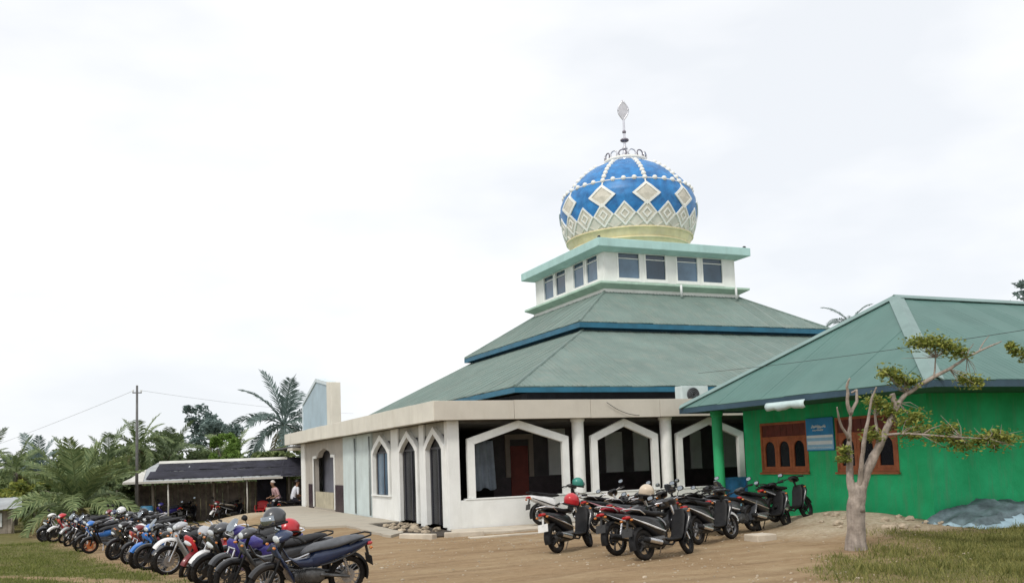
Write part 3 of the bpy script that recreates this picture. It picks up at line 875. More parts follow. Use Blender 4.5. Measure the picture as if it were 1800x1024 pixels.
# the flat cap of the block
mb = MB()
q0, q1 = sq(3.35), sq(3.70)
vv = [(q0[0], q0[2], 9.80), (q0[1], q0[2], 9.80), (q0[1], q0[3], 9.80), (q0[0], q0[3], 9.80), (q1[0], q1[2], 9.90), (q1[1], q1[2], 9.90), (q1[1], q1[3], 9.90), (q1[0], q1[3], 9.90)]
vv += [(x, y, 10.24) for x, y, z in vv[4:]]
mb.add(vv, [(0, 1, 2, 3), (0, 1, 5, 4), (1, 2, 6, 5), (2, 3, 7, 6), (3, 0, 4, 7), (4, 5, 9, 8), (5, 6, 10, 9), (6, 7, 11, 10), (7, 4, 8, 11), (8, 9, 10, 11)])
mb.build('block_roof', MINT, MO, bevel=0.02)
for x in (21.55, 24.30):
    MB().tube([(x, CY - ls - 0.05, 8.50), (x, CY - ls - 0.05, 8.02)], 0.05, 8).build('drain_pipe', PLWHITE, MO, smooth=True)
MB().ball((CX + 3.5, CY - 3.55, 10.28), (0.09, 0.07, 0.07), 8, 5).build('roof_stud', BLACKP, MO, smooth=True)
MB().ball((CX - 3.6, CY - 3.6, 10.28), (0.07, 0.07, 0.06), 8, 5).build('roof_stud', BLACKP, MO, smooth=True)

# dome
PROF = [(2.35, 10.24), (2.55, 10.62), (2.74, 11.05), (2.90, 11.55), (3.01, 12.05), (3.05, 12.45), (3.01, 12.80), (2.88, 13.12), (2.66, 13.45), (2.34, 13.80), (1.98, 14.10), (1.55, 14.38), (1.05, 14.62), (0.5, 14.80), (0.02, 14.88)]
pr = np.array(PROF)
def rad(z): return float(np.interp(z, pr[:, 1], pr[:, 0]))
def dense(z0, z1, k):
    return [(rad(z0 + (z1 - z0) * i / k), z0 + (z1 - z0) * i / k) for i in range(k + 1)]
DO = MB().lathe(dense(11.70, 14.875, 50) + [(0.02, 14.88)], (CX, CY, 0), 80).build('dome', DOMEB, MO, smooth=True)
MB().lathe(dense(11.15, 11.70, 8), (CX, CY, 0), 80).build('dome_lattice_band', DOMEC, DO, smooth=True)
MB().lathe(dense(10.24, 11.15, 12), (CX, CY, 0), 80).build('dome_base_band', DOMEY, DO, smooth=True)
mb = MB()
for z in (11.14, 10.75):
    mb.lathe([(rad(z) - 0.02, z - 0.05), (rad(z) + 0.05, z - 0.03), (rad(z) + 0.05, z + 0.03), (rad(z) - 0.02, z + 0.05)], (CX, CY, 0), 80)
mb.build('dome_moulding', DOMEY, DO, smooth=True)
TH0 = R(254.0)                                           # bearing of the side of the dome that faces the yard
def sp(th, z, off):
    r_ = rad(z)
    dz = 0.02
    sl = (rad(z + dz) - rad(z - dz)) / (2 * dz)
    nr, nzc = 1 / math.hypot(1, sl), -sl / math.hypot(1, sl)
    return (CX + (r_ + off * nr) * math.cos(th), CY + (r_ + off * nr) * math.sin(th), z + off * nzc)
def diamond(th, zc, dth, dz, s0, s1, off, th_=0.05):
    """diamond ring between scales s0 and s1 (s0 = 0 gives a plate) lying on the dome"""
    mb = MB()
    K = 5
    rings = []
    def ring(s, o):
        pts = []
        cn = [(0, -1), (1, 0), (0, 1), (-1, 0)]
        for k in range(4):
            a, c_ = cn[k], cn[(k + 1) % 4]
            for i in range(K):
                t = i / K
                pts.append(sp(th + dth * s * (a[0] + (c_[0] - a[0]) * t), zc + dz * s * (a[1] + (c_[1] - a[1]) * t), o))
        return pts
    n_ = 4 * K
    seq = [(s1, off - th_), (s1, off), (max(s0, 0.5 if s0 == 0 else s0), off)]
    if s0 > 0: seq.append((s0, off - th_))
    vv = []
    for s, o in seq: vv += ring(s, o)
    ff = []
    for r_ in range(len(seq) - 1):
        for i in range(n_):
            ff.append((r_ * n_ + i, r_ * n_ + (i + 1) % n_, (r_ + 1) * n_ + (i + 1) % n_, (r_ + 1) * n_ + i))
    if s0 == 0:
        vv.append(sp(th, zc, off))
        for i in range(n_):
            ff.append((2 * n_ + i, 2 * n_ + (i + 1) % n_, len(vv) - 1))
    return mb.add(vv, ff)
for i in range(10):
    th = TH0 + R(36) * i
    diamond(th, 12.50, R(11.6), 0.50, 0.74, 1.0, 0.05, 0.07).build('diamond_frame', DOMEW, DO)
    diamond(th, 12.50, R(11.6), 0.50, 0, 0.76, 0.025, 0.04).build('diamond_panel', DOMET, DO)
for i in range(20):
    th = TH0 + R(18) * i
    diamond(th, 11.70, R(8.95), 0.50, 0.80, 1.0, 0.045, 0.06).build('diamond_frame', DOMEW, DO)
    diamond(th, 11.70, R(8.95), 0.50, 0, 0.82, 0.022, 0.04).build('diamond_panel', DOMET, DO)
    diamond(th, 11.70, R(8.95), 0.50, 0.30, 0.46, 0.045, 0.05).build('diamond_inlay', DOMEW, DO)
    th += R(9)
    diamond(th, 11.42, R(8.9), 0.30, 0.82, 1.0, 0.035, 0.05).build('diamond_frame', DOMEC, DO)
bead = MB().ball((0, 0, 0), 0.115, 8, 6).mesh('bead', True)
for i in range(40):
    place('bead', bead, DOMEW, DO, sp(TH0 + R(9) * i, 13.20, 0.01))
for i in range(10):
    th = TH0 + R(36) * i
    for z in (13.42, 13.63, 13.83, 14.02, 14.20, 14.36):
        place('bead', bead, DOMEW, DO, sp(th, z, 0.0))
    MB().tube([sp(th, z, 0.0) for z in np.linspace(12.86, 14.70, 16)], 0.035, 6).build('dome_rib', DOMEW, DO, smooth=True)
mb = MB()
mb.tube([sp(2 * math.pi * k / 60, 13.20, -0.01) for k in range(61)], 0.03, 6)
mb.build('dome_ring', DOMEW, DO, smooth=True)
# crown and finial
CRN = MB().lathe([(0.95, 14.68), (0.99, 14.74), (0.97, 14.82), (0.9, 14.84), (0.88, 14.72)], (CX, CY, 0), 40).build('dome_crown', DOMEW, DO, smooth=True)
loop = MB()
for k in range(12):
    q0, q1 = 2 * math.pi * k / 12, 2 * math.pi * (k + 1) / 12
    loop.tube([(0, 0.17 * math.cos(q0), 0.15 + 0.16 * math.sin(q0)), (0, 0.17 * math.cos(q1), 0.15 + 0.16 * math.sin(q1))], 0.03, 5, cap=False)
loop = loop.mesh('crown_loop', True)
for i in range(14):
    th = 2 * math.pi * i / 14
    place('crown_loop', loop, DKMET if i % 2 else SILVER, DO, (CX + 0.92 * math.cos(th), CY + 0.92 * math.sin(th), 14.78), (0, 0, th))
FI = MB().lathe([(0.32, 14.80), (0.30, 15.05), (0.16, 15.15), (0.10, 15.30), (0.06, 15.45), (0.05, 16.75)], (CX, CY, 0), 16).build('finial', SILVER, MO, smooth=True)
mb = MB(); mb.ball((CX, CY, 15.42), (0.13, 0.13, 0.10), 14, 8); mb.build('finial_ball', SILVER, FI, smooth=True)
mb = MB(); mb.ball((CX, CY, 15.80), (0.20, 0.20, 0.09), 14, 8); mb.build('finial_disc', DKMET, FI, smooth=True)
mb = MB(); mb.ball((CX, CY, 16.18), (0.09, 0.09, 0.09), 12, 8); mb.build('finial_ball', DKMET, FI, smooth=True)
mb = MB()
lens = [(0.235 * math.sin(math.pi * t) ** 1.15, 16.72 + 0.92 * t) for t in np.linspace(0, 1, 14)]
d_ = Vector((0.914, -0.405, 0))
out = [d_ * a for a, z in lens]
path = [Vector((CX, CY, z)) + d_ * a for a, z in lens] + [Vector((CX, CY, z)) - d_ * a for a, z in lens[::-1]]
mb.tube(path, 0.035, 6)
mb.build('finial_leaf', SILVER, FI, smooth=True)
mb = MB()
nn = Vector((0.405, 0.914, 0)) * 0.02
v1 = [Vector((CX, CY, z)) + d_ * a * 0.9 for a, z in lens] + [Vector((CX, CY, z)) - d_ * a * 0.9 for a, z in lens[::-1]]
k = len(lens)
ff = []
for i in range(k - 1):
    ff.append((i, i + 1, 2 * k - 2 - i, 2 * k - 1 - i))
mb.add([p + nn for p in v1] + [p - nn for p in v1], ff + [tuple(q + 2 * k for q in f_[::-1]) for f_ in ff])
mb.build('finial_plate', surf('pale_plate', (0.55, 0.55, 0.60), 0.5, 0.08, 6, 0.02), FI)

# ------------------------------------------------------------------ air conditioner on the flat roof
AC = empty('air_conditioner', (15.3, 21.9, ZF1 - 0.1), 'pale outdoor fan unit standing on the flat roof beside the green eave', 'air conditioner')
MB().box(14.85, 15.75, 21.75, 22.1, 3.02, 3.52).build('casing', surf('ac_casing', (0.52, 0.60, 0.60), 0.6, 0.08, 3, 0.05), AC, bevel=0.02)
MB().lathe([(0.20, 0), (0.20, -0.03), (0.16, -0.035), (0.0, -0.02)], (15.22, 21.75, 3.27), 24, 'y').build('fan_grille', BLACKP, AC, smooth=True)
mb = MB()
for k in range(4): mb.lathe([(0.05 + 0.045 * k, -0.036), (0.058 + 0.045 * k, -0.044), (0.066 + 0.045 * k, -0.036)], (15.22, 21.75, 3.27), 24, 'y')
mb.build('grille_ring', surf('grille_grey', (0.10, 0.11, 0.12), 0.5, 0.1, 3, 0), AC)
for x in (14.95, 15.6): MB().box(x, x + 0.06, 21.73, 22.12, 2.955, 3.018).build('foot', BLACKP, AC)

# ------------------------------------------------------------------ green building
XG, YG = 15.4, 13.84
GB = empty('green_building', (XG, YG, 0), 'bright green single storey building with a teal hipped roof', 'building')
W1, W2 = (17.40, 19.13), (14.66, 16.46)
WZ0, WZ1 = 1.07, 2.31
mb = MB()
wall_grid(mb, 'x', YG, 19.8, -0.25, 2.78, XG, XG + 0.18, [(W1[0], W1[1], WZ0, WZ1), (W2[0], W2[1], WZ0, WZ1)])
mb.box(XG + 0.18, 30.0, YG, YG + 0.18, -0.25, 2.78)
mb.box(29.82, 30.0, YG + 0.18, 19.8, -0.25, 2.78)
mb.box(XG + 0.18, 29.82, 19.62, 19.8, -0.25, 2.78)
mb.build('wall', GREEN, GB)
def gwin(y0, y1):
    x = XG - 0.02
    f_ = MB()
    w = 0.06
    f_.box(x, XG + 0.1, y0, y0 + w, WZ0, WZ1)
    f_.box(x, XG + 0.1, y1 - w, y1, WZ0, WZ1)
    f_.box(x, XG + 0.1, y0 + w, y1 - w, WZ0, WZ0 + w)
    f_.box(x, XG + 0.1, y0 + w, y1 - w, WZ1 - w, WZ1)
    f_.box(x + 0.004, XG + 0.1, y0 + w, y1 - w, 1.90, 1.96)
    fo = f_.build('window', BROWNW, GB, bevel=0.006)
    MB().box(XG + 0.02, XG + 0.06, y0 + w, y1 - w, 1.96, WZ1 - w).build('transom_panel', MAROON, fo)
    n_ = 7
    slat = MB().box(XG + 0.008, XG + 0.019, 0, (y1 - y0 - 2 * w) / n_ - 0.012, 1.965, WZ1 - w - 0.005).mesh('slat')
    for i in range(n_):
        place('slat', slat, MAROON, fo, Vector((0, y0 + w + 0.006 + i * (y1 - y0 - 2 * w) / n_, 0)) + Vector((0, 0, 0)))
    MB().box(x - 0.05, XG - 0.021, y0 - 0.03, y1 + 0.03, WZ0 - 0.05, WZ0 - 0.003).build('sill', BROWNW, fo)
    sw = (y1 - y0 - 2 * w) / 3
    for i in range(3):
        a = y0 + w + i * sw
        st = 0.085
        ss = MB()
        ss.box(XG + 0.0, XG + 0.05, a + 0.005, a + st, WZ0 + w, 1.90)
        ss.box(XG + 0.0, XG + 0.05, a + sw - st, a + sw - 0.005, WZ0 + w, 1.90)
        ss.box(XG + 0.0, XG + 0.05, a + st, a + sw - st, WZ0 + w, WZ0 + w + 0.08)
        # arched head
        c0, r_ = a + sw / 2, sw / 2 - st
        zz = 1.90 - 0.06 - r_
        arc = [(c0 + r_ * math.cos(t), zz + r_ * math.sin(t)) for t in np.linspace(0, math.pi, 9)]
        for p0, p1 in zip(arc, arc[1:]):
            ss.extr([p0, p1, (p1[0], 1.90), (p0[0], 1.90)], 'x', XG + 0.0, XG + 0.05)
        sob = ss.build('sash', BROWNW, fo)
        MB().box(XG + 0.03, XG + 0.036, a + st - 0.01, a + sw - st + 0.01, WZ0 + w + 0.07, 1.88).build('pane', PANE2, fo)
gwin(*W1)
gwin(*W2)
# veranda column
mb = MB()
mb.lathe([(0.13, -0.1), (0.13, 2.52), (0.16, 2.54), (0.16, 2.66)], (14.2, 19.32, 0), 20)
mb.build('column', GREENC, GB, auto=40)
# roof
EX0, EX1, EY0, EY1, EZ = 13.5, 31.9, 11.93, 19.88, 2.77
RY = (EY0 + EY1) / 2
ro, lo, hi = hip_roof(GB, (EX0, EX1, EY0, EY1), EZ, (16.95, 28.4, RY - 0.02, RY + 0.02), 5.06, GROOF, 'roof', sheet=0.76, step=0.003, rib=0.003)
eave(ro, (EX0 - 0.02, EX1 + 0.02, EY0 - 0.02, EY1 + 0.02), EZ - 0.135, EZ - 0.01, 0.04, NAVY)
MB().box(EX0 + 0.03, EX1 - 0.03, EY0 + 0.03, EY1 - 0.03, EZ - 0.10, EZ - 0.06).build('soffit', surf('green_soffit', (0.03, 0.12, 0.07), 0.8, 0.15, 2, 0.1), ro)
def flatcap(a, c_, w, mat, parent, name):
    d = (c_ - a).normalized()
    s_ = d.cross(Vector((0, 0, 1))).normalized() * w
    mb = MB()
    h_ = Vector((0, 0, 0.055))
    dn = Vector((0, 0, -w * 0.40))
    mb.add([a - s_ + dn + h_, a + h_ * 1.6, a + s_ + dn + h_, c_ - s_ + dn + h_, c_ + h_ * 1.6, c_ + s_ + dn + h_], [(0, 1, 4, 3), (1, 2, 5, 4)])
    o = mb.build(name, mat, parent)
    so_ = o.modifiers.new('solid', 'SOLIDIFY'); so_.thickness = 0.02
    return o
for k in range(4): flatcap(lo[k], hi[k], 0.17, GCAP, ro, 'hip_cap')
flatcap(Vector((16.9, RY, 5.06)), Vector((28.45, RY, 5.06)), 0.17, GCAP, ro, 'ridge_cap')
# sign between the windows
SG = empty('wall_sign', (XG - 0.03, 16.93, 1.57), 'blue and white lettered sign board hung between the green building windows', 'sign')
MB().box(XG - 0.05, XG - 0.025, 16.49, 17.39, 1.57, 2.34).build('board', SIGNB, SG, bevel=0.004)
MB().box(XG - 0.054, XG - 0.051, 16.50, 17.38, 1.60, 1.92).build('lower_field', SIGNL, SG)
for z0, z1, in_ in ((1.875, 1.935, 0.0), (1.715, 1.80, 0.02)):
    MB().box(XG - 0.0575, XG - 0.0545, 16.51 + in_, 17.37 - in_, z0, z1).build('white_stripe', SIGNW, SG)
random.seed(31)
def squiggle(y0, y1, z, h, n_, name='lettering'):
    mb = MB()
    y = y0
    while y < y1:
        w_ = random.uniform(0.03, 0.07)
        p = [(XG - 0.058, y, z + random.uniform(-h, h) * 0.4), (XG - 0.058, y + w_ * 0.35, z + random.uniform(0.2, 1) * h), (XG - 0.058, y + w_ * 0.7, z - random.uniform(0.1, 0.6) * h), (XG - 0.058, y + w_, z + random.uniform(-h, h) * 0.3)]
        mb.tube(p, 0.009 * n_, 5)
        y += w_ * 0.85
    mb.build(name, SIGNW, SG)
squiggle(16.72, 17.18, 2.13, 0.05, 1.4)
squiggle(16.80, 17.10, 2.05, 0.03, 0.9)
squiggle(16.56, 17.32, 1.645, 0.015, 0.6)
# pale sheet under the eave
mb = MB()
vv = []
for j in range(5):
    for i in range(15):
        t = i / 14
        y = 15.22 + 1.24 * t
        vv.append((EX0 - 0.035 - 0.05 * math.sin(j * 0.8) - 0.01 * math.sin(i), y, 2.66 - 0.045 * j - (0.018 * math.sin(i * 0.9) + 0.01 * math.sin(i * 2.1)) * j / 4 + 0.02 * (1 - t) * j / 4))
mb.add(vv, [(j * 15 + i, j * 15 + i + 1, (j + 1) * 15 + i + 1, (j + 1) * 15 + i) for j in range(4) for i in range(14)])
o = mb.build('hanging_sheet', SHEETW, smooth=True)
sm = o.modifiers.new('solid', 'SOLIDIFY'); sm.thickness = 0.008
tag(o, 'pale plastic sheet hanging from the teal eave above the left window', 'plastic sheet')
# blue board at the end of the wall
BB = empty('blue_board', (14.8, 19.5, 0), 'scuffed blue framed board standing beside the green column', 'board')
MB().box(14.45, 15.16, 19.5, 19.53, 0.02, 0.95).build('panel', BOARDB, BB)
mb = MB(); mb.band([(14.44, 0.02), (14.44, 0.97), (15.17, 0.97), (15.17, 0.02)], 0.05, 'y', 19.47, 19.50); mb.build('frame', surf('blue_frame', (0.05, 0.2, 0.42), 0.5, 0.15, 4, 0.05), BB)
MB().box(14.49, 15.12, 19.475, 19.498, 0.42, 0.47).build('rail', BOARDB, BB)
MB().box(14.60, 14.95, 19.44, 19.468, 0.12, 0.36).build('pale_label', SIGNL, BB)
# concrete block by the bikes
tag(MB().box(10.55, 10.98, 13.35, 13.75, -0.05, 0.13).build('concrete_block', CONC2, bevel=0.02), 'pale concrete block lying on the sand by the right scooters', 'concrete block')

# ------------------------------------------------------------------ tarpaulin heap
random.seed(5)
TP = empty('tarpaulin_heap', (16.1, 12.9, 0), 'crumpled grey tarpaulin over a low heap by the green wall', 'tarpaulin')
def tarp(z, u, v_):
    return z
NXT, NYT = 84, 40
_tr = np.random.RandomState(44).uniform(-1, 1, (8, 15))
def tarp_h(u, v_):
    prof = np.interp(u, [0, 0.04, 0.12, 0.42, 0.5, 0.75, 1.0], [0.02, 0.13, 0.27, 0.50, 0.47, 0.40, 0.30])
    edge = min(1, 5 * min(v_ + 0.05, 1 - v_) + 0.04)
    # coarse facets with sharp creases: straight-line interpolation over an uneven lattice
    uu, vw = (u * 1.0 + 0.25 * v_) * 11.0, v_ * 6.0
    i, j = int(min(13, uu)), int(min(6, vw))
    fu, fv = uu - i, vw - j
    A_, B_, C_, D_ = _tr[j, i], _tr[j, i + 1], _tr[j + 1, i + 1], _tr[j + 1, i]
    f_ = A_ + (B_ - A_) * fu + (C_ - B_) * fv if fu > fv else A_ + (C_ - D_) * fu + (D_ - A_) * fv
    x, y = u * 3.2, v_ * 1.5
    return prof * edge * (1 - 0.45 * v_) + (0.055 * f_ + 0.05 * abs(mnoise.noise(Vector((x * 7 + y * 4, y * 3, 3))))) * edge
vv = []
for j in range(NYT + 1):
    for i in range(NXT + 1):
        u, v_ = i / NXT, j / NYT
        vv.append((14.75 + 3.2 * u + 0.05 * mnoise.noise(Vector((v_ * 6, 0, 1))), 13.70 - 1.45 * v_ - 0.12 * math.sin(u * 3) + 0.06 * mnoise.noise(Vector((u * 8, 3, 0))), max(0.0, tarp_h(u, v_)) + 0.02))
cells = [(i, j) for j in range(NYT) for i in range(NXT)]
isedge = lambda i, j: (j / NYT > 0.87 + 0.06 * mnoise.noise(Vector((i * 0.05, 1, 4)))) or (i < 2 and j > 9)
for nm, mt, keep in (('cover', TARPG, lambda i, j: not isedge(i, j)), ('pale_edge', TARPB, isedge)):
    mb = MB(); mb.add(vv, [(j * (NXT + 1) + i, j * (NXT + 1) + i + 1, (j + 1) * (NXT + 1) + i + 1, (j + 1) * (NXT + 1) + i) for i, j in cells if keep(i, j)])
    o = mb.build(nm, mt, TP, auto=14)
    sm = o.modifiers.new('solid', 'SOLIDIFY'); sm.thickness = 0.012
    bm = bmesh.new(); bm.from_mesh(o.data)
    bmesh.ops.delete(bm, geom=[q for q in bm.verts if not q.link_faces], context='VERTS')
    bm.to_mesh(o.data); bm.free()

# ------------------------------------------------------------------ stones on the mound
random.seed(11)
for i in range(26):
    x, y = random.gauss(14.1, 0.75), random.gauss(13.9, 0.8)
    if x > 15.2: continue
    s_ = random.uniform(0.04, 0.10)
    mb = MB().ball((0, 0, 0), (s_ * 1.2, s_, s_ * 0.7), 7, 5)
    mb.v = [(a + random.uniform(-.2, .2) * s_, b_ + random.uniform(-.2, .2) * s_, c_ + random.uniform(-.2, .2) * s_) for a, b_, c_ in mb.v]
    mb.v = [(a + x, b_ + y, c_ + terrain(x, y) + s_ * 0.3) for a, b_, c_ in mb.v]
    tag(mb.build('rubble_stone', STONE), 'small pale rubble stone on the sandy mound by the green wall', 'stone', 'rubble stones on the mound')

# ------------------------------------------------------------------ motorcycles
def paint(name, c): return surf('paint_' + name, c, 0.32, 0.12, 5, 0.03, 40, spec=0.4, coat=0.35, stain=(0.16, 0.13, 0.10), stain_amt=0.12, stain_scale=(3, 3, 3), obj=True)
PAINT = dict(black=paint('black', (0.008, 0.008, 0.010)), darkblue=paint('darkblue', (0.015, 0.028, 0.075)), blue=paint('blue', (0.03, 0.16, 0.50)),
             brightblue=paint('brightblue', (0.06, 0.27, 0.62)), purple=paint('purple', (0.06, 0.05, 0.28)), red=paint('red', (0.50, 0.02, 0.03)),
             white=paint('white', (0.72, 0.72, 0.72)), silver=paint('silver', (0.38, 0.39, 0.41)), grey=paint('grey', (0.055, 0.058, 0.065)),
             maroon=paint('maroon', (0.16, 0.015, 0.02)), orange=paint('orange', (0.60, 0.13, 0.03)), pink=paint('pink', (0.60, 0.30, 0.34)), green=paint('green', (0.04, 0.25, 0.20)))
TYRE = surf('tyre_rubber', (0.014, 0.013, 0.013), 0.9, 0.3, 8, 0.2, 60, spec=0.2, stain=(0.09, 0.07, 0.05), stain_amt=0.5, stain_scale=(3, 3, 3), obj=True)
SEATM = surf('seat_vinyl', (0.012, 0.012, 0.014), 0.6, 0.2, 6, 0.1, 70, spec=0.3, stain=(0.04, 0.036, 0.033), stain_amt=0.4, stain_scale=(3, 3, 3), obj=True)
SEATG = surf('seat_grey', (0.085, 0.09, 0.10), 0.55, 0.2, 6, 0.1, 70, obj=True)
RIMM = surf('rim_metal', (0.34, 0.34, 0.35), 0.4, 0.2, 8, 0.03, 40, metal=0.6, obj=True)
RIMB = surf('rim_black', (0.03, 0.03, 0.032), 0.45, 0.2, 8, 0.03, 40, obj=True)
RIMO = surf('rim_orange', (0.52, 0.15, 0.05), 0.45, 0.15, 8, 0.03, 40, obj=True)
ENG = surf('engine_metal', (0.10, 0.10, 0.10), 0.5, 0.3, 12, 0.1, 50, metal=0.5, obj=True)
CHROME = surf('chrome', (0.60, 0.60, 0.62), 0.22, 0.1, 8, 0.0, metal=0.9, obj=True)
REDL = surf('red_lens', (0.40, 0.012, 0.012), 0.15, 0.1, 8, 0, coat=0.5, obj=True)
LENS = surf('clear_lens', (0.55, 0.58, 0.60), 0.08, 0.1, 8, 0, coat=0.5, obj=True)
MIRG = surf('mirror_glass', (0.30, 0.33, 0.36), 0.08, 0.1, 4, 0, metal=0.8, obj=True)
BPL = surf('bike_plastic', (0.010, 0.010, 0.011), 0.6, 0.3, 8, 0.1, 60, spec=0.25, stain=(0.05, 0.042, 0.034), stain_amt=0.25, stain_scale=(3, 3, 3), obj=True)
PLATE = surf('number_plate', (0.03, 0.03, 0.03), 0.5, 0.1, 6, 0, obj=True)
SKIRT = surf('plate_white', (0.65, 0.65, 0.63), 0.5, 0.1, 6, 0, obj=True)

def torus(mb, Rm, r, c, n=36, m=8, sq=1.0):
    k = len(mb.v)
    for i in range(n):
        q = 2 * math.pi * i / n
        for j in range(m):
            w = 2 * math.pi * j / m
            rr = Rm + r * math.cos(w)
            mb.v.append((c[0] + rr * math.cos(q), c[1] + r * sq * math.sin(w), c[2] + rr * math.sin(q)))
    for i in range(n):
        for j in range(m):
            mb.f.append((k + i * m + j, k + ((i + 1) % n) * m + j, k + ((i + 1) % n) * m + (j + 1) % m, k + i * m + (j + 1) % m))
    return mb
def wheel_parts(x, r, tr, spokes):
    rim = MB()
    torus(rim, r - tr * 1.75, 0.014, (x, 0, r), 32, 6, 1.6)
    rim.lathe([(0.0, -0.05), (0.045, -0.05), (0.045, 0.05), (0.0, 0.05)], (x, 0, r), 14, 'y')
    for k in range(spokes):
        a = 2 * math.pi * k / spokes + 0.2
        a2 = a + 0.15
        rr = r - tr * 1.8
        rim.tube([(x + 0.04 * math.cos(a), 0.012, r + 0.04 * math.sin(a)), (x + rr * math.cos(a2), 0.008, r + rr * math.sin(a2))], 0.011 if spokes < 10 else 0.004, 5)
        rim.tube([(x + 0.04 * math.cos(a), -0.012, r + 0.04 * math.sin(a)), (x + rr * math.cos(a - 0.15), -0.008, r + rr * math.sin(a - 0.15))], 0.011 if spokes < 10 else 0.004, 5)
    rim.lathe([(0.05, 0.05), (0.105, 0.052), (0.105, 0.057), (0.05, 0.057)], (x, 0, r), 20, 'y')
    ty = torus(MB(), r - tr, tr, (x, 0, r), 40, 10, 0.95)
    # tread blocks so that the tyre is not a smooth ring
    for k in range(30):
        a = 2 * math.pi * k / 30
        for s_ in (-1, 1):
            p = [(x + (r - 0.004 + 0.006) * math.cos(a + d), s_ * yy, r + (r - 0.004 + 0.006 - 0.5 * yy) * math.sin(a + d)) for d, yy in ((0, 0.004), (0.09, 0.004), (0.13, 0.022), (0.04, 0.022))]
            ty.add(p, [(0, 1, 2, 3)])
    return rim, ty
def arc_shell(cx, cz, r, a0, a1, w, n=12, th=0.012, drop=0.03):
    mb = MB()
    k = 0
    prof = [(-w, -drop), (-w * 0.7, -0.004), (0, 0.006), (w * 0.7, -0.004), (w, -drop)]
    vv = []
    for lay in (0, -th):
        for i in range(n + 1):
            a = R(a0 + (a1 - a0) * i / n)
            for y, d in prof:
                rr = r + d + lay
                vv.append((cx + rr * math.cos(a), y, cz + rr * math.sin(a)))
    ff = []
    m_ = len(prof)
    N_ = (n + 1) * m_
    for i in range(n):
        for j in range(m_ - 1):
            q = (i * m_ + j, i * m_ + j + 1, (i + 1) * m_ + j + 1, (i + 1) * m_ + j)
            ff.append(q); ff.append(tuple(N_ + t for t in q[::-1]))
        for j in (0, m_ - 1):
            ff.append((i * m_ + j, (i + 1) * m_ + j, N_ + (i + 1) * m_ + j, N_ + i * m_ + j))
    for i in (0, n):
        for j in range(m_ - 1):
            ff.append((i * m_ + j, i * m_ + j + 1, N_ + i * m_ + j + 1, N_ + i * m_ + j))
    return mb.add(vv, ff)

